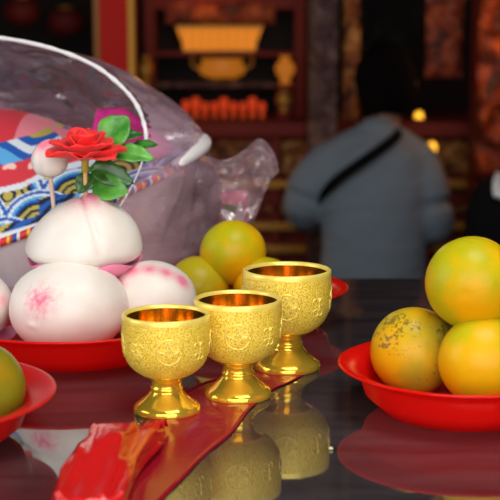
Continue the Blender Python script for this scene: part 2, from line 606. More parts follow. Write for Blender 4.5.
# long lit lantern
p0, p1 = px(176, 28, YS), px(262, 50, YS)
lt = thing('altar_lantern', 'wide glowing amber lantern at the top of the shrine', 'lantern', ((p0.x + p1.x) / 2, YS + 0.08, p1.z))
hw, hh = (p1.x - p0.x) / 2, p0.z - p1.z
bm = bmesh.new()
vs = [bm.verts.new((sx * hw * k, sy * 0.04, z)) for (z, k) in ((0, 0.82), (hh, 1.0)) for sx, sy in ((-1, -1), (1, -1), (1, 1), (-1, 1))]
bm.faces.new(vs[3::-1]); bm.faces.new(vs[4:])
for i in range(4):
    bm.faces.new((vs[i], vs[(i + 1) % 4], vs[4 + (i + 1) % 4], vs[4 + i]))
obj('lantern_glass', bm, M_amber, lt, False)
for k in range(9):
    bm = bmesh.new(); X = -hw * 0.9 + k * hw * 0.225
    box(bm, (X * 0.95, -0.043, hh / 2), (0.006, 0.006, hh), bevel=0.001); obj('mullion', bm, M_bggold, lt, False)
bm = bmesh.new(); box(bm, (0, 0, hh + 0.005), (hw * 2.08, 0.1, 0.012), bevel=0.003); obj('lantern_cap', bm, M_bggold, lt, False)
bm = bmesh.new(); box(bm, (0, 0, -0.006), (hw * 1.7, 0.09, 0.012), bevel=0.003); obj('lantern_base', bm, M_bggold, lt, False)

# incense burner below, amber glow put into its surface
p0, p1 = px(197, 58, YS), px(246, 82, YS)
r = (p1.x - p0.x) / 2
ib = thing('incense_burner', 'squat gilded incense burner on the shrine shelf below the lantern', 'incense burner', ((p0.x + p1.x) / 2, YS + 0.09, p1.z))
H = p0.z - p1.z
bm = bmesh.new(); lathe(bm, [(0, 0.012), (r * .55, 0.012), (r * .9, H * .3), (r, H * .55), (r * .8, H * .8), (r * .9, H * .95), (r * .82, H * .95), (r * .7, H * .8), (0, H * .75)], 32); obj('bowl', bm, M_giltglow, ib)
for sx in (-1, 1):
    bm = bmesh.new(); tube(bm, catmull([(sx * r * .9, 0, H * .5), (sx * r * 1.25, 0, H * .7), (sx * r * 1.2, 0, H * 1.1)], 5), 0.006, 8); obj('handle', bm, M_bggold, ib)
for k in range(3):
    a_ = k * 2.094
    bm = bmesh.new(); tube(bm, [(r * .5 * math.cos(a_), r * .5 * math.sin(a_), 0), (r * .5 * math.cos(a_), r * .5 * math.sin(a_), 0.02)], 0.008, 8); obj('foot', bm, M_bggold, ib)

# row of red votive lamps on the altar
names = 'red glass votive lamp in the row at the foot of the shrine'
first = None
for k in range(9):
    p = px(186 + k * 9.5, 121 if k % 2 else 119, YS - 0.1)
    if first is None:
        first = thing('votive_lamp', names, 'votive lamp', (p.x, p.y, zt), 0, 'red votive lamps along the altar')
        bm = bmesh.new(); lathe(bm, [(0, 0.002), (0.009, 0.002), (0.008, 0.015), (0.004, 0.02), (0.012, 0.03), (0.014, 0.05), (0.011, 0.062), (0, 0.064)], 16); obj('lamp_glass', bm, M_redlamp, first)
        bm = bmesh.new(); lathe(bm, [(0, 0), (0.014, 0), (0.012, 0.006), (0, 0.008)], 16); obj('lamp_base', bm, M_bggold, first)
    else:
        dup(first, (p.x, p.y + 0.02 * (k % 2), zt), names, 0, 0.9 + 0.25 * (k % 3 == 1))

# gilded vases / statues
def urn(label, x, y0, y1, w_, D, m_, name='gilded_vase', cat='vase'):
    base = px(x, y1, D)
    top = px(x, y0, D)
    r = w_ / 2 * (D / F)
    H = top.z - base.z
    t = thing(name, label, cat, base)
    bm = bmesh.new()
    lathe(bm, [(0, 0), (r * .6, 0), (r * .55, H * .06), (r * .35, H * .14), (r * .8, H * .34), (r, H * .55), (r * .8, H * .75), (r * .4, H * .86), (r * .55, H), (r * .4, H), (r * .3, H * .88), (0, H * .8)], 24)
    obj('body', bm, m_, t)
    bm = bmesh.new(); lathe(bm, [(0, -0.03), (r * .9, -0.03), (r * .8, 0), (0, 0.001)], 24); obj('stand', bm, M_darkred, t)
    return t


def stand_to_altar(t, depth=0.0):
    z0 = t.location.z
    bm = bmesh.new()
    h = z0 - zt - 0.028
    if h > 0.004:
        box(bm, (0, 0, -0.028 - h / 2), (0.05, 0.05, h), bevel=0.003)
        obj('pedestal', bm, M_darkred, t, False)
    else:
        bm.free()


stand_to_altar(urn('tall gilded vase on a red pedestal right of the shrine shelves', 285, 56, 84, 20, YS - 0.12, M_giltglow))
stand_to_altar(urn('lower gilded vase in front of the tall one, right of the votive lamps', 284, 90, 112, 18, YS - 0.2, M_bggold))
stand_to_altar(urn('slim gilded vase beside the red pillar, left of the shrine', 146, 55, 88, 17, YS - 0.1, M_bggold))

# posts right of the shrine
pillar('painted_pillar', 'grey-mauve painted pillar right of the shrine cabinet', 309, 338, 4.25, M_mauve)
# gilded hanging banner
def banner(label, x0, x1, y0, y1, D, m_):
    A, B = px(x0, y0, D), px(x1, y1, D)
    t = thing('hanging_banner', label, 'banner', ((A.x + B.x) / 2, D, B.z))
    carve_panel(-(B.x - A.x) / 2, (B.x - A.x) / 2, 0, A.z - B.z, 0, m_, t, 0.015, 25, 'cloth')
    bm = bmesh.new(); tube(bm, [(-(B.x - A.x) / 2 - .02, 0.006, A.z - B.z), ((B.x - A.x) / 2 + .02, 0.006, A.z - B.z)], 0.01, 8); obj('rod', bm, M_bggold, t)
    h = 3.5 - A.z
    bm = bmesh.new(); tube(bm, [(0, 0.006, A.z - B.z), (0, 0.006, A.z - B.z + h)], 0.003, 6); obj('cord', bm, M_bggold, t)
    return t


banner('narrow gilded banner hanging right of the mauve pillar', 344, 359, -60, 122, 4.2, M_carve)
banner('red and orange embroidered banner hanging above the yellow bulbs', 428, 462, -60, 78, 4.3, M_carve2)
pd = pillar('carved_pillar', 'orange-brown carved dragon pillar at the right edge', 478, 520, 4.1, M_darkred)
A, B = px(478, 60, 4.1).x, px(520, 60, 4.1).x
carve_panel(-(B - A) / 2, (B - A) / 2, 0.12, 2.6, -(B - A) / 2 - 0.002, M_carve2, pd, 0.05, 14, 'relief')

# potted dark foliage behind the head
pb = px(372, 122, 4.62)
pt = thing('potted_shrub', 'dark potted shrub on the altar behind the person\'s head', 'plant', (pb.x, 4.62, zt))
bm = bmesh.new(); lathe(bm, [(0, 0), (0.05, 0), (0.07, 0.1), (0.075, 0.1), (0.065, 0.09), (0, 0.085)], 24); obj('pot', bm, M_darkred, pt)
bm = bmesh.new()
rr = random.Random(3)
for k in range(420):
    d = Vector((rr.gauss(0, 1), rr.gauss(0, .8), rr.gauss(0, 1))).normalized() * rr.uniform(0.03, 0.125)
    c = Vector((0, 0, 0.23)) + d
    q = Euler((rr.uniform(0, 6), rr.uniform(0, 6), rr.uniform(0, 6))).to_matrix()
    vs = [bm.verts.new(c + q @ Vector(v_)) for v_ in ((-0.02, 0, 0), (0, 0.008, 0.003), (0.022, 0, 0), (0, -0.008, 0.003))]
    bm.faces.new(vs)
obj('foliage', bm, mat('blackish_green_leaf', (0.01, 0.014, 0.006), .8), pt, False)  # leaves in one even blackish green
bm = bmesh.new(); tube(bm, [(0, 0, 0.08), (0.005, 0, 0.2)], 0.006, 8); obj('stem', bm, M_stick, pt)

# yellow bulbs
for i, (x, y, rpx, lab) in enumerate(((419, 117, 5, 'small glowing yellow lamp, the upper one right of the person\'s head'), (432, 148, 5.5, 'small glowing yellow lamp, the lower one above the person\'s right shoulder'))):
    D = 4.46 if i == 0 else 4.3
    fl_ = zt if i == 0 else 0
    p = px(x, y, D)
    r = rpx / F * D
    lp = thing('candle_lamp', lab, 'lamp', (p.x, D, 0))
    bm = bmesh.new(); ball(bm, (0, 0, p.z), (r * .85, r * .85, r * 1.15)); obj('bulb', bm, M_bulb, lp)
    bm = bmesh.new(); tube(bm, [(0, 0, fl_ + 0.004), (0, 0, p.z - r)], 0.007, 10); obj('pole', bm, M_darkred, lp)
    bm = bmesh.new(); lathe(bm, [(0, p.z - r * 1.6), (r * .9, p.z - r * 1.5), (r * .5, p.z - r), (0, p.z - r)], 20); obj('holder', bm, M_bggold, lp)
    bm = bmesh.new(); lathe(bm, [(0, fl_), (0.02 + .03 * i, fl_), (0.018 + .03 * i, fl_ + 0.008), (0, fl_ + 0.01)], 24); obj('base', bm, M_darkred, lp)

# red hanging lantern in the dark left
for (x, y, lab) in ((66, 22, 'dim red paper lantern hanging in the dark left corner'), (22, 12, 'faint red paper lantern at the top left edge')):
    D = 5.0
    p = px(x, y, D)
    t = thing('paper_lantern', lab, 'lantern', p)
    bm = bmesh.new(); lathe(bm, [(0, -0.05), (0.03, -0.05), (0.06, -0.03), (0.07, 0), (0.06, 0.03), (0.03, 0.05), (0, 0.05)], 24); obj('lantern_shade', bm, M_darkred, t)
    bm = bmesh.new(); lathe(bm, [(0, 0.048), (0.032, 0.048), (0.032, 0.06), (0, 0.06)], 20); obj('cap', bm, M_bggold, t)
    bm = bmesh.new(); tube(bm, [(0, 0, 0.05), (0, 0, 3.5 - p.z)], 0.003, 6); obj('cord', bm, M_black, t)

# ---------------------------------------------------------------- people
M_shirt = mat('slate_blue_cloth', (0.21, 0.26, 0.32), 0.9)
ln(M_shirt, bump(M_shirt, noise_tex(M_shirt, 9, coords(M_shirt, scale=(1, 1, 2)), 3, 0.5, 0.5), 0.5, 0.03), bsdf(M_shirt).inputs['Normal'])
M_blackcloth = mat('black_cloth', (0.005, 0.005, 0.006), 0.9, Specular_IOR_Level=0.1)
M_trouser = mat('charcoal_cloth', (0.03, 0.03, 0.035), 0.85)
M_skin = mat('skin', (0.42, 0.22, 0.14), 0.5)
M_hair = mat('black_hair', (0.004, 0.003, 0.003), 0.95, Specular_IOR_Level=0.05)


def skin_mesh(name, verts, edges, mat_, parent, sub=2, root=0):
    me = bpy.data.meshes.new(name)
    me.from_pydata([v[0] for v in verts], edges, [])
    o = bpy.data.objects.new(name, me)
    C.objects.link(o)
    o.parent = parent
    me.materials.append(mat_)
    sk = o.modifiers.new('skin', 'SKIN')
    for i, v_ in enumerate(verts):
        r = v_[1] if isinstance(v_[1], tuple) else (v_[1], v_[1])
        me.skin_vertices[0].data[i].radius = r
        me.skin_vertices[0].data[i].use_root = (i == root)
    sk.use_smooth_shade = True
    ss = o.modifiers.new('sub', 'SUBSURF')
    ss.levels = ss.render_levels = sub
    return o


def apply_remesh(bm, voxel, mat_, name, parent, smooth=12):
    o = obj(name, bm, mat_, parent)
    md = o.modifiers.new('r', 'REMESH')
    md.mode = 'VOXEL'
    md.voxel_size = voxel
    md.use_smooth_shade = True
    sm = o.modifiers.new('s', 'SMOOTH')
    sm.iterations = smooth
    sm.factor = 0.5
    return o


def chain(bm, pts, rads, flat=1.0, n=5, seg=18):
    c = catmull(pts, n)
    N = len(rads) - 1
    def rf(t):
        x = t * N
        i = min(int(x), N - 1)
        f = x - i
        return rads[i] * (1 - f) + rads[i + 1] * f
    tube(bm, c, rf, seg, flat)
    ball(bm, pts[0], rads[0] * min(1, flat + .2), 14, 10)
    ball(bm, pts[-1], rads[-1] * min(1, flat + .2), 14, 10)


def hand(bm, wrist, fwd, side, up, s=1.0, mirror=1):
    """palm, four bent fingers of different length and a thumb from the side of the palm"""
    W = Vector(wrist)
    f, sd, u = [Vector(v_).normalized() for v_ in (fwd, side, up)]
    for k in range(4):
        o = (k - 1.5) * 0.019 * s
        chain(bm, [W + sd * o * .6, W + f * 0.045 * s + sd * o, W + f * 0.085 * s + sd * o * 1.05], [0.016 * s, 0.015 * s, 0.012 * s], n=3, seg=10)
        L = (0.062, 0.075, 0.070, 0.055)[k] * s
        b0 = W + f * 0.085 * s + sd * o * 1.08
        chain(bm, [b0, b0 + f * L * .45 - u * L * .08, b0 + f * L * .75 - u * L * .28, b0 + f * L * .9 - u * L * .55], [0.0095 * s, 0.009 * s, 0.008 * s, 0.007 * s], n=3, seg=10)
    tb = W + f * 0.025 * s - sd * 0.024 * s
    chain(bm, [tb, tb + f * 0.025 * s - sd * 0.026 * s, tb + f * 0.055 * s - sd * 0.034 * s - u * .008, tb + f * 0.075 * s - sd * 0.03 * s - u * .018], [0.014 * s, 0.012 * s, 0.010 * s, 0.008 * s], n=3, seg=10)


def head_mesh(bm, c, face, s=1.0, tilt=0.0):
    """head centre c, looking towards +y rotated by face (z) and tilt (x, down)"""
    R = Euler((-tilt, 0, face)).to_matrix()
    c = Vector(c)
    b2 = bmesh.new()
    bmesh.ops.create_uvsphere(b2, u_segments=32, v_segments=24, radius=1)
    for v_ in b2.verts:
        x, y, z = v_.co
        X = x * 0.076
        Y = y * 0.097
        Z = z * 0.118
        if z < 0:
            X *= 1 - 0.25 * (-z)
            Y *= 1 - 0.10 * (-z)
            Y += 0.012 * (-z)
        if y > 0 and z < 0.3:
            Y += 0.004 * math.exp(-((z + 0.75) / .15) ** 2) * (abs(x) < .35)
        if y > 0:   # eye sockets
            for sx in (-1, 1):
                Y -= 0.010 * math.exp(-((x - sx * .4) / .17) ** 2 - ((z - .02) / .13) ** 2)
        v_.co = c + R @ (Vector((X, Y, Z)) * s)
    me = bpy.data.meshes.new('tmp'); b2.to_mesh(me); bm.from_mesh(me); b2.free(); bpy.data.meshes.remove(me)
    def q(v_): return c + R @ (Vector(v_) * s)
    chain(bm, [q((0, .09, .01)), q((0, .108, -.018)), q((0, .112, -.03))], [0.007 * s, 0.011 * s, 0.012 * s], n=3, seg=10)   # nose
    chain(bm, [q((-.02, .098, -.058)), q((0, .104, -.056)), q((.02, .098, -.058))], [0.004 * s, 0.006 * s, 0.004 * s], n=3, seg=8)  # lips
    for sx in (-1, 1):
        chain(bm, [q((sx * .077, -.005, .02)), q((sx * .086, -.012, .012)), q((sx * .084, -.01, -.012)), q((sx * .076, 0, -.03))], [0.008 * s, 0.010 * s, 0.009 * s, 0.007 * s], n=3, seg=8)
    return q


def person(label, base, sh_z, seat_z, torso, head_c, armL, armR, legs, shirt, face=0.0, tilt=0.5, sh_w=0.19, rough_sleeves=True, belt=None):
    t = thing('person', label, 'person', base)
    # body (one continuous surface)
    bm = bmesh.new()
    rt = torso['r']
    pts = torso['p']
    chain(bm, pts, [x * 0.86 for x in rt], 0.62, 6, 24)
    neck0, neck1 = Vector(pts[-1]) , Vector(head_c) - Vector((0, 0.01, 0.06))
    chain(bm, [neck0, (neck0 + neck1) / 2, neck1], [0.058, 0.052, 0.052], 1.0, 4)
    q = head_mesh(bm, head_c, face, 1.0, tilt)
    for arm in (armL, armR):
        chain(bm, arm, [0.045, 0.042, 0.036, 0.030, 0.024], 1.0, 5)
        d = (Vector(arm[-1]) - Vector(arm[-2])).normalized()
        side = Vector((1, 0, 0)) if arm is armL else Vector((-1, 0, 0))
        hand(bm, arm[-1], d, -side, (0, 0, 1))
    for leg in legs:
        chain(bm, leg, [0.075, 0.068, 0.052, 0.045, 0.034], 1.0, 5)
        ft = Vector(leg[-1])
        chain(bm, [ft - Vector((0, .03, 0.02)), ft + Vector((0, .06, -0.035)), ft + Vector((0, .15, -0.045))], [0.034, 0.034, 0.026], 0.8, 4)
    apply_remesh(bm, 0.006, M_skin, 'body', t, 3)
    # shirt
    bm = bmesh.new()
    chain(bm, pts, rt, 0.66, 8, 28)
    for arm in (armL, armR):
        chain(bm, arm[:-1], [0.072, 0.066, 0.060, 0.050], 1.0, 5)
    chain(bm, [armL[0], Vector(pts[-1]) - Vector((0, 0, .015)), armR[0]], [0.068, 0.072, 0.068], 1.0, 6)
    apply_remesh(bm, 0.010, shirt, 'shirt', t, 8)
    # trousers
    bm = bmesh.new()
    for leg in legs:
        chain(bm, leg, [0.095, 0.085, 0.070, 0.062, 0.052], 1.0, 5)
    chain(bm, [legs[0][0], legs[1][0]], [0.11, 0.11], 0.9, 4)
    apply_remesh(bm, 0.012, M_trouser, 'trousers', t, 6)
    # shoes
    for leg in legs:
        ft = Vector(leg[-1])
        bm = bmesh.new()
        chain(bm, [ft + Vector((0, -.035, -0.04)), ft + Vector((0, .06, -0.045)), ft + Vector((0, .165, -0.052))], [0.042, 0.044, 0.036], 0.85, 4)
        obj('shoe', bm, M_black, t)
    # hair cap
    bm = bmesh.new()
    bmesh.ops.create_uvsphere(bm, u_segments=40, v_segments=30, radius=1)
    kill = [v_ for v_ in bm.verts if (v_.co.y > 0.35 and v_.co.z < 0.45 + 0.2 * abs(v_.co.x)) or (v_.co.z < -0.8) or (v_.co.y > -0.05 and v_.co.z < -0.1)]
    bmesh.ops.delete(bm, geom=kill, context='VERTS')
    for v_ in bm.verts:
        x, y, z = v_.co
        n_ = 1 + 0.05 * noise.noise(v_.co * 6)
        k = 1 - 0.16 * max(0, -z)
        v_.co = q((x * 0.093 * n_ * k, y * 0.113 * n_ * k - 0.004, z * 0.138 * n_ + 0.004))
    h = obj('hair', bm, M_hair, t)
    sd = h.modifiers.new('t', 'SOLIDIFY'); sd.thickness = 0.012; sd.offset = -1
    return t


DP = 3.72
def rel(px_, py_, D, base):
    p = P(px_, py_, y=D)
    return Vector((p.x - base[0], p.y - base[1], p.z - base[2]))


base = (P(374, 200, y=DP).x, DP, 0)
def R_(x, y, D): return tuple(rel(x, y, D, base))
waist = R_(374, 320, DP)
torso = {'p': [(0, 0, 0.50), (0, 0.0, 0.60), R_(374, 240, DP), R_(373, 190, DP + .02), R_(374, 160, DP + .05), R_(378, 140, DP + .07)],
         'r': [0.165, 0.158, 0.150, 0.162, 0.150, 0.085]}
armL = [R_(329, 166, DP + .06), R_(311, 184, DP + .03), R_(303, 207, DP + .04), R_(312, 218, DP + .18), R_(330, 205, DP + .36)]
armR = [R_(414, 163, DP + .06), R_(426, 188, DP + .03), R_(434, 222, DP + .02), R_(428, 232, DP + .16), R_(415, 212, DP + .34)]
headc = R_(385, 88, DP + .12)
legs = [[(-.09, 0.02, .50), (-.11, .22, .51), (-.12, .36, .50), (-.12, .33, .28), (-.12, .28, .09)],
        [(.09, 0.02, .50), (.11, .22, .51), (.12, .36, .50), (.12, .33, .28), (.12, .28, .09)]]
pr = person('person in a slate blue shirt seen from behind, black strap across the back', base, 1.0, .45, torso, headc, armL, armR, legs, M_shirt, 0.0, 0.35)
# crossbody strap over the back of the shirt
bm = bmesh.new()
path = [R_(400, 131, DP + .03), R_(396, 137, DP - .03), R_(385, 146, DP - .075), R_(365, 160, DP - .10), R_(345, 174, DP - .103), R_(330, 187, DP - .085), R_(322, 200, DP - .03), R_(322, 213, DP + .05), R_(335, 222, DP + .12)]
tube(bm, catmull(path, 8), 0.015, 10, 0.22, Vector((0.3, -1, 0.3)).normalized())
obj('crossbody_strap', bm, M_blackcloth, pr)

# stool under the seated person
st = thing('stool', 'low dark red stool under the person in the blue shirt', 'stool', (base[0], base[1], 0))
bm = bmesh.new(); lathe(bm, [(0, 0.34), (0.17, 0.34), (0.175, 0.36), (0.17, 0.375), (0, 0.38)], 32); obj('seat', bm, M_darkred, st)
for k in range(4):
    a_ = PI / 4 + k * PI / 2
    bm = bmesh.new(); tube(bm, [(0.12 * math.cos(a_), 0.12 * math.sin(a_), 0.345), (0.17 * math.cos(a_), 0.17 * math.sin(a_), 0)], 0.015, 10); obj('leg', bm, M_darkred, st)

# second person in black at the right edge
D2 = 2.9
base = (P(542, 200, y=D2).x, D2, 0)
def R2(x, y, D): return tuple(rel(x, y, D, base))
torso = {'p': [(0, 0, 0.55), (0, 0, 0.66), R2(542, 250, D2), R2(542, 220, D2), R2(542, 195, D2), R2(542, 178, D2)],
         'r': [0.15, 0.14, 0.14, 0.15, 0.14, 0.075]}
armL = [R2(500, 206, D2), R2(493, 232, D2), R2(489, 262, D2 + .02), R2(497, 285, D2 + .12), R2(512, 290, D2 + .26)]
armR = [R2(584, 206, D2), R2(592, 232, D2), R2(597, 262, D2 + .02), R2(589, 285, D2 + .12), R2(575, 290, D2 + .26)]
legs = [[(-.08, 0.0, .55), (-.09, .15, .54), (-.10, .34, .50), (-.10, .36, .28), (-.10, .36, .09)],
        [(.08, 0.0, .55), (.09, .15, .54), (.10, .34, .50), (.10, .36, .28), (.10, .36, .09)]]
p2 = person('person in black clothing, white cloth on one shoulder, cut off by the right edge', base, 1.0, .5, torso, R2(552, 130, D2 + .06), armL, armR, legs, M_blackcloth, 0.0, 0.2)
bm = bmesh.new()
sh = [R2(506, 198, D2 - .095), R2(505, 186, D2 - .06), R2(506, 181, D2 + .01), R2(504, 190, D2 + .09), R2(503, 215, D2 + .12)]
tube(bm, catmull(sh, 8), 0.03, 12, 0.3, Vector((0.2, -1, 0.5)).normalized()); obj('white_towel', bm, M_white, p2)
st2 = dup(st, (base[0], base[1], 0), 'dark red stool under the person in black clothing', sc=(1, 1, 1.12))

# ---------------------------------------------------------------- plates
def plate(label, center, R, m_, k=1.0):
    t = thing('plate', label, 'plate', center)
    hz = 0.040 * k
    b = R * 0.62
    prof = [(0, 0.003), (b * .9, 0.003), (b * .93, 0), (b, 0), (R * .775, hz * .35), (R * .82, hz * .70), (R * .85, hz * .80), (R * .97, hz * .93), (R, hz * .97), (R * .998, hz), (R * .97, hz * 1.0),
            (R * .84, hz * .88), (R * .80, hz * .74), (R * .755, hz * .38), (b * .96, 0.006), (0, 0.006)]
    bm = bmesh.new(); lathe(bm, prof, 96)
    o = obj('dish', bm, m_, t)
    return t


pR = P(338, 365, z=TZ + 0.038)
RR = 0.102
cR = Vector((pR.x + RR, pR.y, TZ))
plate('round red plastic plate holding the oranges on the right', cR, RR, M_redplastic)
RP = 0.128
fr = P(60, 343, z=TZ + 0.040)
cP = Vector((fr.x - 0.006, fr.y + RP, TZ))
plate('round red plastic plate under the white peach buns', cP, RP, M_redplastic)
pt_ = P(350, 291, z=TZ + 0.04)
cB = Vector((0.005, 1.385, TZ)); RB = pt_.x - 0.005
plate('red plastic plate behind the three gold cups, under the rear oranges', cB, RB, M_redplastic)
pl_ = P(55, 392, z=TZ + 0.04)
RL = 0.118
cL = Vector((pl_.x - RL, pl_.y, TZ))
plate('red plate cut off by the left edge, holding one olive orange', cL, RL, M_redplastic2)
print('plates', cR, cP, cB, RB, cL)


# ---------------------------------------------------------------- oranges
def orange(label, c, r, m_, group, rot=(0.3, 0.4, 0)):
    t = thing('orange', label, 'orange', c, 0, group)
    t.rotation_euler = rot
    bm = bmesh.new()
    bmesh.ops.create_uvsphere(bm, u_segments=64, v_segments=40, radius=1)
    for v_ in bm.verts:
        z = v_.co.z
        rho = math.hypot(v_.co.x, v_.co.y)
        n_ = 1 + 0.012 * noise.noise(v_.co * 2.2 + Vector(c) * 31)
        dim = 0.05 * math.exp(-(rho / 0.14) ** 2) if z > 0 else 0.02 * math.exp(-(rho / 0.1) ** 2)
        v_.co = Vector((v_.co.x * n_, v_.co.y * n_, z * 0.955 * n_ - math.copysign(dim, z))) * r
    obj('peel', bm, m_, t)
    bm = bmesh.new()
    lathe(bm, [(0, 0.0), (0.004, 0.0), (0.005, 0.0012), (0.002, 0.002), (0.0015, 0.003), (0, 0.0032)], 10, (0, 0, r * 0.955 - r * 0.052), wob=lambda a_, k: 0.001 * math.cos(5 * a_))
    obj('calyx', bm, M_calyx, t)
    return t


fz = TZ + 0.006
g = 'oranges on the right red plate'
rA = 0.0375
yA = 1.078
a0 = P(414, 351, y=yA)
orange('speckled orange at the lower left of the right pile', (a0.x, yA, fz + rA), rA, M_or2, g, (-1.9, 0.3, 0.2))
b0 = P(484, 354, y=1.030)
orange('smooth yellow-green orange at the front right of the right pile', (b0.x, 1.030, fz + rA + 0.004), rA, M_or1, g, (-1.7, -0.3, 0.4))
t0 = P(472, 283, y=1.050)
orange('large orange on top of the right pile', (t0.x, 1.050, t0.z), 0.0385, M_or3, g, (-1.5, 0.2, -0.3))
orange('orange hidden at the back right of the right pile', (0.213, 1.100, fz + rA), rA, M_or5, g, (0.3, 2.3, 0))
g = 'oranges on the plate behind the cups'
d0 = P(233, 253, y=1.385)
rr_ = 0.036
print('top rear', d0)
orange('green-tinged orange on top of the pile behind the gold cups', (d0.x, 1.385, d0.z), rr_, M_or3, g, (-1.3, 0.1, 0.2))
l0 = P(198, 286, y=1.375)
orange('orange low beside the right bun, left of the rear pile', (l0.x, 1.375, fz + 0.034), 0.034, M_or5, g, (-1.8, 0.1, 0.3))
orange('orange peeking out between the middle and rear cups', (0.016, 1.370, fz + 0.034), 0.034, M_or1, g, (-1.2, 0.4, 0))
orange('orange at the very back of the rear plate', (-0.022, 1.435, fz + 0.033), 0.033, M_or5, g, (2.6, 0.9, 0))
e0 = P(-22, 381, y=0.965)
orange('olive-brown orange cut off by the left edge', (e0.x, 0.965, fz + 0.036), 0.036, M_or4, None, (-1.8, 0.3, 0.4))


# ---------------------------------------------------------------- cups
PROF_OUT = [(0.0352, 0.0835), (0.0362, 0.0820), (0.0364, 0.0790), (0.0364, 0.0680), (0.0362, 0.0580), (0.0352, 0.0510), (0.0333, 0.0450), (0.0302, 0.0400), (0.0260, 0.0360), (0.0215, 0.0330)]


def r_at(z):
    for (r1, z1), (r0, z0) in zip(PROF_OUT, PROF_OUT[1:]):
        if z0 <= z <= z1:
            return r0 + (r1 - r0) * (z - z0) / (z1 - z0)
    return 0.0364


cup = thing('gold_cup', 'x', 'cup', (0, 0, TZ), 0, 'gold offering cups')
bm = bmesh.new(); lathe(bm, PROF_OUT[2:], 96); bowl = obj('frosted_bowl', bm, M_goldtex, cup)
bm = bmesh.new(); lathe(bm, [(0.0363, 0.0788), (0.0364, 0.0812), (0.0360, 0.0828), (0.0350, 0.0836), (0.0336, 0.0834), (0.0328, 0.0822), (0.0327, 0.0805)], 96); obj('rim', bm, M_goldrim, cup)
bm = bmesh.new(); lathe(bm, [(0.0327, 0.0806), (0.0326, 0.068), (0.0324, 0.058), (0.0312, 0.051), (0.0280, 0.044), (0.021, 0.0385), (0.011, 0.0365), (0, 0.036)], 96); obj('lining', bm, M_goldin, cup)
bm = bmesh.new(); lathe(bm, [(0.0216, 0.0331), (0.0175, 0.0305), (0.0142, 0.0285), (0.0128, 0.0268), (0.0126, 0.0250), (0.0122, 0.0236), (0.0124, 0.0224), (0.0136, 0.0214), (0.0136, 0.0200), (0.0130, 0.0188), (0.0138, 0.0176), (0.0152, 0.0158), (0.0174, 0.0134), (0.0204, 0.0108), (0.0236, 0.0084), (0.0262, 0.0064), (0.0276, 0.0046), (0.0280, 0.0022), (0.0276, 0.0006), (0.0268, 0.0), (0.018, 0.001), (0.0, 0.004)], 96); obj('foot', bm, M_gold, cup)


def on_cup(u, z, off):
    """point on the bowl: u = arc length around, facing the camera at u=0"""
    r = r_at(z) + off
    a_ = -PI / 2 + u / 0.0364
    return Vector((r * math.cos(a_), r * math.sin(a_), z))


def strip(bm, uz, rr):
    tube(bm, [on_cup(u, z, 0.0001) for u, z in uz], rr, 6)


def circ(cu, cz, r, a0=0, a1=2 * PI, n=28):
    return [(cu + r * math.cos(a0 + (a1 - a0) * k / n), cz + r * math.sin(a0 + (a1 - a0) * k / n)) for k in range(n + 1)]


for m_i in range(4):
    cu = m_i * 2 * PI * 0.0364 / 4
    bm = bmesh.new()
    cz = 0.0585
    strip(bm, circ(cu, cz, 0.0104), 0.00055)
    for k in range(4):      # the inner curved diamond of the coin mark
        a_ = k * PI / 2
        strip(bm, circ(cu + 0.0092 * math.cos(a_ + PI / 4) * 1.0, cz + 0.0092 * math.sin(a_ + PI / 4), 0.0062, a_ + PI / 4 + PI * .63, a_ + PI / 4 + PI * 1.37, 10), 0.0005)
    strip(bm, [(cu - .002, cz - .002), (cu + .002, cz - .002), (cu + .002, cz + .002), (cu - .002, cz + .002), (cu - .002, cz - .002)], 0.00035)
    obj('coin_relief', bm, M_goldrim, bowl)
    bm = bmesh.new()
    cu2 = cu + PI * 0.0364 / 4 
    for sx in (-1, 1):      # curled leaf sprays between the coins
        strip(bm, circ(cu2 + sx * .0035, cz + .002, .0032, PI * .1, PI * 1.6, 12), 0.0005)
        strip(bm, circ(cu2 + sx * .0025, cz - .006, .0028, -PI * .5, PI * .9, 12), 0.0005)
    strip(bm, [(cu2, cz - .009), (cu2 + .0008, cz - .002), (cu2, cz + .006)], 0.0005)
    obj('scroll_relief', bm, M_goldrim, bowl)

cups = [(167, 411, 1.01, 'gold cup nearest the camera, leftmost of the three'),
        (238, 396, 1.04, 'middle one of the three gold cups'),
        (286.5, 368, 1.135, 'rear right gold cup, farthest of the three')]
for i, (x, y, s_, lab) in enumerate(cups):
    p = P(x, y, z=TZ)
    ang = math.atan2(-p.x, p.y)
    if i == 0:
        cup.location = (p.x, p.y, TZ); cup['label'] = lab; cup.rotation_euler = (0, 0, ang + .06)
    else:
        dup(cup, (p.x, p.y, TZ), lab, ang, s_)

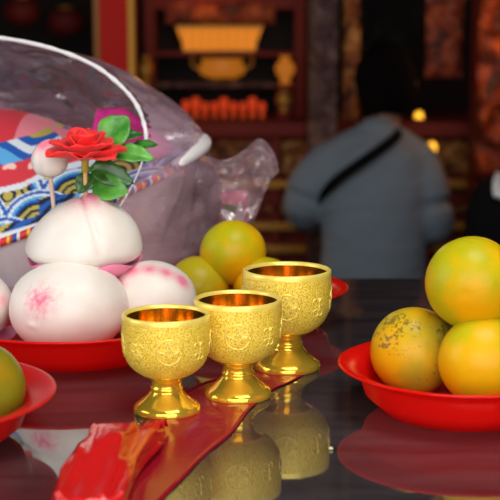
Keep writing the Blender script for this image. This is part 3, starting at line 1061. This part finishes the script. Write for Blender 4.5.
# ---------------------------------------------------------------- peach buns
def bun(label, c, rx, rz, m_, cone=False, tip=0.0, tipdir=(0, 0, 1), crease=None, nub=None, paper=True, rot=0.0, group='peach buns on the red plate', paper_r=1.0):
    t = thing('peach_bun', label, 'bun', (c[0], c[1], c[2] - rz), rot, group)
    bm = bmesh.new()
    bmesh.ops.create_uvsphere(bm, u_segments=96, v_segments=64, radius=1)
    td = Vector(tipdir).normalized()
    for v_ in bm.verts:
        d = v_.co.normalized()
        co_ = Vector((d.x * rx, d.y * rx, d.z * rz))
        if cone:
            zz = d.z * rz * (1.36 if d.z > 0 else 0.5) - 0.010
            pr_ = (1 - max(0, d.z) ** 1.75) ** (1 / 1.75) if d.z > 0 else (1 - d.z * d.z) ** 0.5
            hr = max(1e-6, math.hypot(d.x, d.y))
            co_ = Vector((d.x / hr * rx * pr_, d.y / hr * rx * pr_, max(zz, -0.8 * rz)))
            co_.x += 0.004 * max(0, d.z)
        elif d.z < -0.45:
            co_.z = max(co_.z, -rz * 0.80 - 0.2 * rz * (1 - (1 + d.z) / .55) * .9)
        if tip:
            a_ = max(0, d.dot(td))
            co_ += td * tip * (a_ ** 14)
            if a_ > .2:
                co_ = co_ * (1 + 0.02 * math.exp(-((a_ - .62) / .2) ** 2))
        if crease:
            n_ = Vector(crease).normalized()
            s_ = d.dot(n_) + 0.10 * d.z * d.x
            if d.z > -0.2:
                co_ *= 1 - 0.075 * math.exp(-(s_ / 0.05) ** 2) * min(1, (d.z + .2) * 1.5)
        co_ *= 1 + 0.02 * noise.noise(d * 1.8 + Vector(c) * 9)
        if nub:
            a_ = d.dot(Vector(nub).normalized())
            co_ *= 1 + 0.045 * math.exp(-((1 - a_) / 0.0022))
        v_.co = co_ + Vector((0, 0, rz))
    obj('dough', bm, m_, t)
    if paper:
        bm = bmesh.new()
        n = 72
        zoff = 0.006 if cone else 0
        ring0, ring1, ring2 = [], [], []
        for k in range(n):
            a_ = 2 * PI * k / n
            R0 = rx * 0.62
            wv = 1 + 0.035 * math.sin(a_ * 3 + c[0] * 40) + 0.02 * math.sin(a_ * 7)
            ring0.append(bm.verts.new((R0 * math.cos(a_), R0 * math.sin(a_), 0.001)))
            R1 = rx * 0.86 * paper_r
            ring1.append(bm.verts.new((R1 * wv * math.cos(a_), R1 * wv * math.sin(a_), rz * .10 + zoff)))
            R2 = rx * 0.985 * paper_r
            ring2.append(bm.verts.new((R2 * wv * math.cos(a_), R2 * wv * math.sin(a_), rz * .30 + zoff + 0.003 * math.sin(a_ * 5))))
        c0 = bm.verts.new((0, 0, 0.0))
        for k in range(n):
            j = (k + 1) % n
            bm.faces.new((c0, ring0[k], ring0[j]))
            bm.faces.new((ring0[k], ring1[k], ring1[j], ring0[j]))
            bm.faces.new((ring1[k], ring2[k], ring2[j], ring1[j]))
        o = obj('paper_liner', bm, M_pinkpaper, t)
        sd = o.modifiers.new('t', 'SOLIDIFY'); sd.thickness = 0.0006
        o['label'] = 'pink paper liner'
    return t


yb = cP.y - 0.028
f0 = P(69, 302, y=yb)
Mb_f = bun_mat('dough_front', [((-0.020, -0.046, 0.061), 0.002, 0.027, 3.2)], strength=0.9)
bun('large white peach bun at the front, pink spray patch and small nub', (f0.x, yb, fz + 0.0455), 0.0570, 0.0455, Mb_f, nub=(-0.48, -0.85, -0.16), paper=False)
yt = yb + 0.045
tpk = P(84, 237, y=yt)
Mb_t = bun_mat('dough_top', [((0.008, -0.010, 0.086), 0.004, 0.038, 1.2)], strength=0.85)
tb = bun('white peach bun on top of the pile, pink pointed tip with a crease', (tpk.x, yt, tpk.z - 0.002), 0.0575, 0.0385, Mb_t, cone=True, tip=0.004, tipdir=(0.16, -0.1, 1), crease=(0.8, 0.35, 0.15), paper_r=0.99)
ztop = tpk.z
print('top bun z', tpk.z, 'front bun', f0, fz + .043)
Mb_r = bun_mat('dough_right', [((-0.018, -0.020, 0.080), 0.005, 0.017, 0.7), ((0.0, -0.021, 0.083), 0.005, 0.017, 0.7), ((0.018, -0.021, 0.079), 0.005, 0.017, 0.7), ((0.034, -0.018, 0.068), 0.005, 0.017, 0.7), ((-0.036, -0.025, 0.060), 0.008, 0.022, 0.4)], strength=0.8)
bun('white peach bun behind the left gold cup, pink streak along the top', (-0.098, cP.y + 0.015, fz + 0.041), 0.046, 0.041, Mb_r, paper=False)
Mb_l = bun_mat('dough_left', [((0.05, -0.02, 0.05), 0.004, 0.018, 1.2)], strength=0.5)
bun('white peach bun at the left edge, half hidden by the front one', (-0.283, cP.y - 0.008, fz + 0.043), 0.051, 0.040, Mb_l, paper_r=1.06)
bun('white peach bun at the back of the plate under the top one', (-0.185, cP.y + 0.078, fz + 0.037), 0.045, 0.037, Mb_l, paper=False)

# ---------------------------------------------------------------- rose pick and bud pick in the top bun
yr = yt - 0.006
base_ = P(86, 205, y=yr)
head = P(85, 160, y=yr)
H = head.z - base_.z
rose = thing('artificial_rose', 'red artificial rose with green leaves on a stick in the top bun', 'artificial flower', base_)
rel_ = head - base_
bm = bmesh.new(); tube(bm, [Vector((0, 0, -0.016)), rel_], 0.0021, 10); obj('stick', bm, M_stick, rose)
bm = bmesh.new(); lathe(bm, [(0, 0), (0.004, 0.0), (0.0035, 0.010), (0.0055, 0.014), (0.008, 0.017), (0, 0.018)], 16, rel_ - Vector((0, 0, 0.012))); o = obj('calyx', bm, mat('yellow_green_calyx', (0.45, 0.35, 0.04), 0.5), rose)


def petal(R, ph, tilt, L, W, curl, z0, seed):
    bm = bmesh.new()
    nu, nv = 8, 8
    rr = random.Random(seed)
    grid = []
    ca, sa = math.cos(ph), math.sin(ph)
    ruff = rr.uniform(0, 6)
    for i in range(nu + 1):
        row = []
        u = i / nu
        for j in range(nv + 1):
            v_ = (j / nv - 0.5) * 2
            wd = W * (0.35 + 0.65 * math.sin(PI * min(1, u * 0.62 + 0.12))) * (1 - max(0, u - .75) ** 2 * 5)
            x = R + L * u * (1 - 0.12 * v_ * v_ * u)
            yv = v_ * wd
            z = 0.20 * L * (v_ * v_) * (1 - .3 * u) + curl * L * (-(u ** 2) * 0.9) + 0.04 * L * math.sin(v_ * 4 + ruff) * u
            # tilt up
            X = R + (x - R) * math.cos(tilt) - z * math.sin(tilt)
            Z = (x - R) * math.sin(tilt) + z * math.cos(tilt)
            row.append(bm.verts.new((X * ca - yv * sa, X * sa + yv * ca, Z + z0)))
        grid.append(row)
    for i in range(nu):
        for j in range(nv):
            bm.faces.new((grid[i][j], grid[i + 1][j], grid[i + 1][j + 1], grid[i][j + 1]))
    return bm


def add_petal(parent, off, *args):
    bm = petal(*args)
    RT = Euler((0.10, 0, 0)).to_matrix()
    for v_ in bm.verts:
        v_.co = RT @ v_.co + off
    o = obj('petal', bm, M_petal, parent)
    sd = o.modifiers.new('t', 'SOLIDIFY'); sd.thickness = 0.0006
    return o


seed = 0
for (n, R, tilt, L, W, curl, z0, ph0) in ((7, 0.003, 0.30, 0.038, 0.0175, 0.12, 0.0, 0.15), (7, 0.003, 0.62, 0.033, 0.0165, 0.15, 0.002, 0.6), (6, 0.002, 0.95, 0.028, 0.0140, 0.0, 0.004, 0.2), (4, 0.001, 1.25, 0.026, 0.011, -0.1, 0.005, 0.5)):
    for k in range(n):
        seed += 1
        rr = random.Random(seed)
        add_petal(rose, rel_, R, ph0 + 2 * PI * k / n + rr.uniform(-.15, .15), tilt + rr.uniform(-.1, .1), L * rr.uniform(.92, 1.08), W, curl, z0, seed)


def leaf(parent, a, b, width, m_, nrm, bend=0.2):
    a, b = Vector(a), Vector(b)
    ax = (b - a)
    L = ax.length
    ax.normalize()
    n_ = Vector(nrm).normalized()
    sd_ = ax.cross(n_).normalized()
    n_ = sd_.cross(ax)
    bm = bmesh.new()
    g_ = []
    for i in range(13):
        u = i / 12
        wd = width * (math.sin(PI * u ** 0.8) ** 0.75) * (1 if u < 1 else 0) + 0.0004
        row = []
        for j in range(7):
            v_ = (j / 6 - .5) * 2
            z = abs(v_) * wd * 0.30 - bend * L * (u - .5) ** 2 + 0.02 * L * math.sin(u * 20) * abs(v_)
            row.append(bm.verts.new(a + ax * L * u + sd_ * v_ * wd + n_ * z))
        g_.append(row)
    for i in range(12):
        for j in range(6):
            bm.faces.new((g_[i][j], g_[i + 1][j], g_[i + 1][j + 1], g_[i][j + 1]))
    o = obj('leaf', bm, m_, parent)
    s2 = o.modifiers.new('t', 'SOLIDIFY'); s2.thickness = 0.0006
    return o


def LP(x, y, d): return P(x, y, y=yr + d) - base_


for (x0, y0, d0_, x1, y1, d1, wd, m_, nr) in (
        (104, 145, .020, 128, 116, .030, .0165, M_leaf, (-.2, -1, .3)),
        (118, 140, .02, 143, 133, .03, .008, M_leafd, (0, -.6, 1)),
        (112, 152, .015, 154, 158, .01, .011, M_leaf, (0.1, -.8, .7)),
        (128, 150, .03, 158, 144, .03, .009, M_leafd, (0, -.5, 1)),
        (92, 174, .004, 78, 193, -.004, .010, M_leafd, (-.3, -1, .3)),
        (90, 168, .005, 134, 183, .006, .0115, M_leafd, (0.2, -.9, .4)),
        (92, 186, .006, 128, 192, -.006, .0135, M_leaf, (0.2, -1, .35)),
        (96, 160, .012, 112, 172, .01, .010, mat('dark_maroon_leaf', (0.05, 0.01, 0.01), .5), (0, -1, .2))):  # the last leaf is dark maroon among the green ones
    o = leaf(rose, LP(x0, y0, d0_), LP(x1, y1, d1), wd, m_, nr)
for (x0, y0, x1, y1) in ((88, 170, 106, 144), (88, 172, 114, 152), (88, 178, 94, 186)):
    bm = bmesh.new(); tube(bm, [LP(x0, y0, 0.001), LP((x0 + x1) / 2 + 1, (y0 + y1) / 2 + 3, .012), LP(x1, y1, .018 if x1 > 100 else .006)], 0.0009, 6); obj('leaf_stalk', bm, M_leaf, rose)

yk = yt + 0.012
kb = P(55, 212, y=yk)
kt = P(50, 177, y=yk)
bud = thing('peach_bud_pick', 'small pink-tipped peach bud on a stick left of the rose', 'bun ornament', kb)
rl = kt - kb
bm = bmesh.new(); tube(bm, [(0.001, 0, -0.022), rl + Vector((0, 0, .004))], 0.0021, 10); obj('stick', bm, mat('pale_bamboo', (0.75, 0.55, 0.42), .5), bud)
M_bud = bun_mat('dough_bud', [((rl.x - 0.004, rl.y - 0.008, rl.z + 0.036), 0.006, 0.024, 0.5)], strength=0.8)
bm = bmesh.new()
lathe(bm, [(0, 0), (0.007, 0.0006), (0.0135, 0.004), (0.0175, 0.0105), (0.0182, 0.018), (0.0165, 0.0250), (0.0125, 0.031), (0.0075, 0.0350), (0.003, 0.037), (0, 0.0375)], 40, rl, wob=lambda a_, k: -0.0014 * math.exp(-((a_ - 4.2) / .22) ** 2) * (1 < k < 9))
obj('bud', bm, M_bud, bud)

# ---------------------------------------------------------------- big tub with a patterned domed lid
TCx, TCy = -0.245, 1.545
TRt, TRb = 0.190, 0.155
ta, tb_ = 0.36, 0.05
zc = 1.108


def plane_z(x, y): return zc + ta * (x) + tb_ * (y)


tub = thing('gift_tub', 'large round lilac-grey tub with a domed lid printed with blue waves', 'tub', (TCx, TCy, TZ))
bm = bmesh.new()
n = 96
rings = []
for k in range(13):
    f = k / 12
    ring = []
    for i in range(n):
        a_ = 2 * PI * i / n
        R = TRb + (TRt - 0.004 - TRb) * f
        x, y = R * math.cos(a_), R * math.sin(a_)
        ring.append(bm.verts.new((x, y, 0.001 + (plane_z(x, y) - TZ - 0.001) * f)))
    rings.append(ring)
for a_, b_ in zip(rings, rings[1:]):
    for i in range(n):
        j = (i + 1) % n
        bm.faces.new((a_[i], a_[j], b_[j], b_[i]))
bm.faces.new(rings[0])
obj('tub_wall', bm, M_tub, tub)


def lid_col(x, y, z, rho):
    # seigaiha waves over a red cloud band
    u = x + 0.015
    v_ = (z - 1.0) + 0.14 * y
    navy, blue, lblue, white, gold, red = (0.006, 0.012, 0.035), (0.015, 0.10, 0.42), (0.10, 0.38, 0.72), (0.66, 0.72, 0.80), (0.46, 0.38, 0.08), (0.62, 0.04, 0.06)
    band = z - 1.142 - 0.35 * max(0, x) - 0.006 * math.sin(u * 40)
    pink = (0.75, 0.22, 0.28)
    if rho > (0.86 if x > 0.02 else 0.95):
        w_ = (math.atan2(y, x) * 14 + rho * 30 + 1.5 * noise.noise(Vector((x * 40, y * 40, 0))))
        return (blue, navy, lblue, white, blue, gold, navy)[int(w_) % 7] if rho < 0.975 else white
    if band > 0.0 and band < 0.028:
        if noise.noise(Vector((x * 90, y * 90, 1))) > 0.32:
            return (0.85, 0.55, 0.5)
        return red if band > 0.006 else white
    if band >= 0.028:
        if band > 0.052 or x > 0.02 + 0.01 * math.sin(y * 90):
            return pink if x > -0.02 else red
        w_ = (band - 0.028) * 60 + 0.9 * math.sin(u * 50)
        k = int(abs(w_) * 2.2) % 5
        return (lblue, blue, white, blue, gold)[k]
    W, Hh = 0.074, 0.029
    best = None
    j0 = int(math.floor(v_ / Hh))
    for j in range(j0 + 1, j0 - 4, -1):
        off = (j % 2) * W / 2
        i = round((u - off) / W)
        cx = i * W + off
        d = math.hypot(u - cx, (v_ - j * Hh) * 1.15) / (W * 0.56)
        if d <= 1:
            best = (d, j)       # lowest row in front wins
    if best is None:
        return navy
    d = best[0]
    for lim, c_ in ((0.14, gold), (0.22, navy), (0.34, gold), (0.42, navy), (0.52, gold), (0.62, navy), (0.70, blue), (0.78, lblue), (0.86, white), (0.95, blue), (1.0, white)):
        if d <= lim:
            return c_
    return white


bm = bmesh.new()
NR, NA = 150, 560
colr = []
rings = []
cv = bm.verts.new((0, 0, 0))
allv = []
HD = 0.100
def dome(x, y):
    rho = min(1, math.hypot(x, y) / TRt)
    return plane_z(x, y) - TZ + max(0.006, HD - 0.74 * x) * (1 - rho ** 2.2) ** 0.85
cv.co = (0, 0, dome(0, 0))
for k in range(1, NR + 1):
    ring = []
    for i in range(NA):
        a_ = 2 * PI * i / NA
        R = TRt * k / NR
        x, y = R * math.cos(a_), R * math.sin(a_)
        ring.append(bm.verts.new((x, y, dome(x, y))))
    rings.append(ring)
for i in range(NA):
    bm.faces.new((cv, rings[0][i], rings[0][(i + 1) % NA]))
for A_, B_ in zip(rings, rings[1:]):
    for i in range(NA):
        j = (i + 1) % NA
        bm.faces.new((A_[i], B_[i], B_[j], A_[j]))
M_lid = mat('printed_wave_paper', (1, 1, 1), 0.45)
at_ = nd(M_lid, 'ShaderNodeAttribute', attribute_name='print')
ln(M_lid, at_.outputs['Color'], bsdf(M_lid).inputs['Base Color'])
lid = obj('lid', bm, M_lid, tub)
lid['label'] = 'domed lid printed with blue waves'
attr = lid.data.color_attributes.new('print', 'FLOAT_COLOR', 'POINT')
for i, v_ in enumerate(lid.data.vertices):
    x, y, z = v_.co
    rho = math.hypot(x, y) / TRt
    c_ = lid_col(x, y, z + TZ, rho)
    attr.data[i].color = (*c_, 1)

M_trim = mat('red_yellow_blue_cord', (1, 1, 1), 0.4)
tc = nd(M_trim, 'ShaderNodeTexCoord')
sp = nd(M_trim, 'ShaderNodeSeparateXYZ')
ln(M_trim, tc.outputs['Object'], sp.inputs[0])
at2 = nd(M_trim, 'ShaderNodeMath', operation='ARCTAN2')
ln(M_trim, sp.outputs[1], at2.inputs[0]); ln(M_trim, sp.outputs[0], at2.inputs[1])
ml = nd(M_trim, 'ShaderNodeMath', operation='MULTIPLY'); ln(M_trim, at2.outputs[0], ml.inputs[0]); ml.inputs[1].default_value = 9.0
fr_ = nd(M_trim, 'ShaderNodeMath', operation='FRACT'); ln(M_trim, ml.outputs[0], fr_.inputs[0])
ln(M_trim, ramp(M_trim, fr_.outputs[0], [(0, (0.7, 0.03, 0.03)), (0.35, (0.85, 0.55, 0.04)), (0.5, (0.7, 0.03, 0.03)), (0.62, (0.03, 0.08, 0.35)), (0.85, (0.75, 0.75, 0.75))], 'CONSTANT'), bsdf(M_trim).inputs['Base Color'])
bm = bmesh.new()
ringp = [(TRt * 1.005 * math.cos(2 * PI * k / 120), TRt * 1.005 * math.sin(2 * PI * k / 120), plane_z(TRt * math.cos(2 * PI * k / 120), TRt * math.sin(2 * PI * k / 120)) - TZ) for k in range(121)]
tube(bm, ringp, 0.0045, 10, cap=False)
obj('cord_trim', bm, M_trim, lid)
# broad white end of the rim at the right
bm = bmesh.new()
ringp = [(TRt * 1.0 * math.cos(a_), TRt * 1.0 * math.sin(a_), plane_z(TRt * math.cos(a_), TRt * math.sin(a_)) - TZ + 0.004) for a_ in [-0.55 + k * 0.06 for k in range(24)]]
tube(bm, ringp, lambda t_: 0.0095 * math.sin(PI * min(1, max(0, t_ * .9 + .08))) ** .4, 12)
obj('rim_band', bm, M_white, tub)

# ---------------------------------------------------------------- clear plastic bag around the tub
bag = thing('plastic_bag', 'clear crinkled plastic bag wrapped around the big tub', 'bag', (TCx, TCy, TZ))
bm = bmesh.new()
NA, NK = 160, 70
# stations: z, centre x offset, radius x
st_ = [(0.002, 0.0, 0.165), (0.03, 0.0, 0.185), (0.09, 0.0, 0.198), (0.15, 0.0, 0.202), (0.18, -0.008, 0.203), (0.205, -0.022, 0.201), (0.235, -0.045, 0.190), (0.26, -0.065, 0.170), (0.28, -0.085, 0.145), (0.296, -0.11, 0.105), (0.303, -0.13, 0.06), (0.306, -0.135, 0.0)]
HEM = ((-60, 34, 1.50), (-20, 36, 1.49), (20, 41, 1.475), (60, 51, 1.46), (95, 66, 1.445), (120, 85, 1.43), (136, 104, 1.41), (144, 124, 1.385), (146, 142, 1.375), (140, 168, 1.36), (124, 200, 1.355), (96, 240, 1.35), (60, 272, 1.35), (10, 290, 1.35))
hemloc = [P(x, y, y=d) - Vector((TCx, TCy, TZ)) for x, y, d in HEM]


def hem_x(z):
    for p_, q_ in zip(hemloc, hemloc[1:]):
        if q_.z <= z <= p_.z:
            return p_.x + (q_.x - p_.x) * (p_.z - z) / max(1e-6, p_.z - q_.z)
    return -9


def sta(f):
    x = f * (len(st_) - 1)
    i = min(int(x), len(st_) - 2)
    t_ = x - i
    a_, b_ = st_[i], st_[i + 1]
    return [a_[k] * (1 - t_) + b_[k] * t_ for k in range(3)]
rings = []
for k in range(NK):
    z, cx, R = sta(k / NK)
    ring = []
    for i in range(NA):
        a_ = 2 * PI * i / NA
        d = Vector((math.cos(a_), math.sin(a_), 0))
        q_ = Vector((math.cos(a_) * 1.6, math.sin(a_) * 1.6, z * 9))
        w_ = noise.noise(q_) * 0.012 + abs(noise.noise(q_ * 2.7)) * 0.010 + abs(noise.noise(Vector((a_ * 3.0, z * 5, 2)))) * 0.008
        if z > 0.16:
            w_ = w_ * 0.6 - 0.004
        else:
            w_ += 0.007 * max(0, 1 - 9 * abs(noise.noise(Vector((math.cos(a_) * 3.2, math.sin(a_) * 3.2 + 4, z * 7)))))
        Rm = max(0.003, R + w_)
        if TRt > 0 and z < 0.2:
            Rm = max(Rm, 0.1975 if z > 0.05 else 0.17)
        ring.append(bm.verts.new((cx + Rm * math.cos(a_), Rm * math.sin(a_) * 0.98, z + (0.006 * noise.noise(q_ * 1.5) if z > .02 else 0))))
    rings.append(ring)
for A_, B_ in zip(rings, rings[1:]):
    for i in range(NA):
        j = (i + 1) % NA
        bm.faces.new((A_[i], A_[j], B_[j], B_[i]))
bm.faces.new(rings[-1])
# the bag's mouth: open towards the front left, edged by the hem
kill = [f for f in bm.faces if f.calc_center_median().y < 0.02 and f.calc_center_median().z < 0.30 and f.calc_center_median().x < hem_x(f.calc_center_median().z)]
bmesh.ops.delete(bm, geom=kill, context='FACES')
obj('film', bm, M_film, bag)
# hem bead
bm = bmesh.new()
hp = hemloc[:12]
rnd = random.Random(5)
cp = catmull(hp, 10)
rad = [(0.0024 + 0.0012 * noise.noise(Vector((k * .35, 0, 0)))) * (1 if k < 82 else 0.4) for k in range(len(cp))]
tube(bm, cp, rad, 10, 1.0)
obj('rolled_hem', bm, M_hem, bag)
# gathered neck and flared tail on the right
bm = bmesh.new()
top = [(196, 150), (214, 158), (230, 158), (246, 148), (260, 138), (274, 152), (279, 172)]
bot = [(200, 215), (214, 222), (228, 226), (240, 230), (250, 226), (258, 212), (268, 182)]
NU, NV = 60, 40
tt, bb = catmull([(a_, b_, 0) for a_, b_ in top], 10), catmull([(a_, b_, 0) for a_, b_ in bot], 10)
for side in (0, 1):
    g_ = []
    for i, (A_, B_) in enumerate(zip(tt, bb)):
        row = []
        for j in range(NV + 1):
            v_ = j / NV
            x, y = A_.x * (1 - v_) + B_.x * v_, A_.y * (1 - v_) + B_.y * v_
            bul = math.sin(PI * v_) * (0.022 if side else -0.022)
            wr = 0.010 * noise.noise(Vector((i * 0.10, v_ * 7, side * 5))) + 0.010 * abs(noise.noise(Vector((i * 0.05 + 3, v_ * 12, side * 7))))
            pt2 = P(x, y, y=1.54 + bul + wr * (math.sin(PI * v_) ** .5 if 0 < v_ < 1 else 0)) - Vector((TCx, TCy, TZ))
            row.append(bm.verts.new(pt2))
        g_.append(row)
    for i in range(len(g_) - 1):
        for j in range(NV):
            bm.faces.new((g_[i][j], g_[i + 1][j], g_[i + 1][j + 1], g_[i][j + 1]))
bmesh.ops.remove_doubles(bm, verts=bm.verts, dist=0.0002)
obj('gathered_tail', bm, M_filmtail, bag)

# magenta gift paper crumpled inside the bag on top of the tub
gp = thing('magenta_paper', 'crumpled magenta paper inside the bag above the lid', 'paper', (TCx, TCy, TZ))
bm = bmesh.new()
g_ = []
for i in range(40):
    row = []
    for j in range(20):
        u, v_ = i / 39, j / 19
        x = 0.055 + 0.095 * u
        y = 0.00 + 0.08 * v_
        z = dome(x, y) + 0.004 + 0.010 * abs(noise.noise(Vector((u * 4, v_ * 3, 1)))) + 0.045 * math.sin(PI * min(1, .25 + u * .75)) * v_
        row.append(bm.verts.new((x, y, z)))
    g_.append(row)
for i in range(39):
    for j in range(19):
        bm.faces.new((g_[i][j], g_[i + 1][j], g_[i + 1][j + 1], g_[i][j + 1]))
M_mag = mat('magenta_paper', (0.70, 0.04, 0.30), 0.4)
o = obj('sheet', bm, M_mag, gp)
sd = o.modifiers.new('t', 'SOLIDIFY'); sd.thickness = 0.0006

# printed packet behind the rear oranges
pk0 = P(234, 191, y=1.585)
pk = thing('snack_packet', 'pink, green and white packet behind the rear oranges', 'packet', (pk0.x, 1.585, TZ))
hP = pk0.z - TZ
M_pk = mat('packet_pink', (0.80, 0.03, 0.18), 0.35)
M_pkg = mat('packet_green', (0.10, 0.36, 0.06), 0.35)
bm = bmesh.new(); box(bm, (0, 0, hP / 2), (0.034, 0.022, hP), bevel=0.003); obj('packet_body', bm, M_pk, pk, False)
bm = bmesh.new(); box(bm, (-0.006, -0.0115, hP * .62), (0.018, 0.001, hP * .5), rot=Euler((0, 0.12, 0))); obj('green_panel', bm, M_pkg, pk, False)
bm = bmesh.new()
vs = [bm.verts.new((x, -0.0128, z)) for x, z in ((-0.002, hP * .45), (0.014, hP * .45), (0.010, hP * .64), (0.014, hP * .76), (0.008, hP * .92), (0.002, hP * .8), (0.0, hP * .6))]
bm.faces.new(vs)
bmesh.ops.extrude_face_region(bm, geom=bm.faces[:])
o = obj('white_mark', bm, M_white, pk, False)
sd = o.modifiers.new('t', 'SOLIDIFY'); sd.thickness = 0.0006

# ---------------------------------------------------------------- red cellophane at the front left
e1, e0_ = P(133, 432, z=TZ), P(84, 530, z=TZ)
rp = thing('cellophane_packet', 'crumpled glossy red cellophane packet lying at the bottom left', 'packet', (e1.x, e1.y, TZ))
ax = e0_ - e1
L = ax.length
axn = ax.normalized()
sdv = Vector((axn.y, -axn.x, 0))
if sdv.x < 0:
    sdv = -sdv
bm = bmesh.new()
NU, NV = 70, 48
g_ = []
for i in range(NU + 1):
    u = i / NU
    row = []
    hw_ = 0.0225 * min(1, 0.45 + math.sqrt(u) * 1.3) * (1 + .03 * math.sin(u * 7))
    hh_ = 0.012 * min(1, 0.12 + u * 3.2)
    for j in range(NV):
        a_ = 2 * PI * j / NV
        ca, sa = math.cos(a_), math.sin(a_)
        # rounded box section with a ridge
        sq = lambda c_: math.copysign(abs(c_) ** .62, c_)
        X = hw_ * sq(ca)
        Z = hh_ * (1 + sq(sa)) 
        q_ = Vector((u * 2.2, ca * 1.8, sa * 1.8))
        w_ = 0.007 * noise.noise(q_ * 0.8) + 0.008 * max(0, 0.5 - 2.2 * abs(noise.noise(Vector((u * 1.6 + 5, ca * 2.6, sa * 2.6)))))
        X += ca * w_
        Z = max(0.0006, Z + (sa * w_ * 1.4 if sa > 0 else 0))
        row.append(bm.verts.new(axn * L * u + sdv * X + Vector((0, 0, Z))))
    g_.append(row)
for A_, B_ in zip(g_, g_[1:]):
    for j in range(NV):
        k = (j + 1) % NV
        bm.faces.new((A_[j], A_[k], B_[k], B_[j]))
bm.faces.new(g_[0]); bm.faces.new(g_[-1][::-1])
obj('wrapper', bm, M_cello, rp)
# twisted flap
bm = bmesh.new()
fl = [P(x, y, z=TZ + 0.004) - e1 for x, y in ((137, 442), (150, 438), (163, 432))]
g_ = []
for i in range(13):
    row = []
    for j in range(11):
        u, v_ = i / 12, (j / 10 - .5) * 2
        c_ = fl[0].lerp(fl[2], u)
        wd = 0.008 + 0.012 * math.sin(PI * u * .8)
        row.append(bm.verts.new(c_ + Vector((0.3, 1, 0)).normalized() * v_ * wd * .8 + Vector((0, 0, 0.005 + 0.004 * math.sin(v_ * 7 + u * 4)))))
    g_.append(row)
for i in range(12):
    for j in range(10):
        bm.faces.new((g_[i][j], g_[i + 1][j], g_[i + 1][j + 1], g_[i][j + 1]))
o = obj('flap', bm, M_cello, rp)
sd = o.modifiers.new('t', 'SOLIDIFY'); sd.thickness = 0.0005

# flat dark red film running under the cups
out = [(118, 512), (150, 455), (163, 432), (200, 400), (228, 378), (262, 372), (300, 372), (275, 388), (235, 418), (190, 452), (150, 485), (128, 512)]
cen = [(108, 525, 16), (138, 478, 20), (172, 442, 20), (210, 412, 18), (240, 391, 12), (270, 380, 7), (302, 372, 3)]
film = None
bm = bmesh.new()
cc = catmull([(a_, b_, c_) for a_, b_, c_ in cen], 10)
g_ = []
for i, p in enumerate(cc):
    row = []
    for j in range(15):
        v_ = (j / 14 - .5) * 2
        q3 = P(p.x + v_ * p.z * 1.3, p.y + v_ * p.z * 1.1 + 0.9 * math.sin(i * .5), z=TZ)
        row.append(bm.verts.new((q3.x, q3.y, TZ + 0.0006 + 0.0006 * (1 + noise.noise(Vector((i * .25, v_ * 3, 0)))))))
    g_.append(row)
for i in range(len(g_) - 1):
    for j in range(14):
        bm.faces.new((g_[i][j], g_[i + 1][j], g_[i + 1][j + 1], g_[i][j + 1]))
film = obj('red_film_sheet', bm, M_cello2, None)
sd = film.modifiers.new('t', 'SOLIDIFY'); sd.thickness = 0.0003
tag(film, 'flat dark red film sheet lying under the gold cups', 'wrapping film')

# crumb on the table
p = P(331, 450, z=TZ)
bm = bmesh.new(); ball(bm, (0, 0, 0.0012), (0.0018, 0.0014, 0.0012), 10, 8)
cr = obj('crumb', bm, mat('pale_crumb', (0.7, 0.6, 0.35), .7)); cr.location = p
tag(cr, 'tiny pale crumb on the bare black tabletop, left of the right plate', 'crumb')
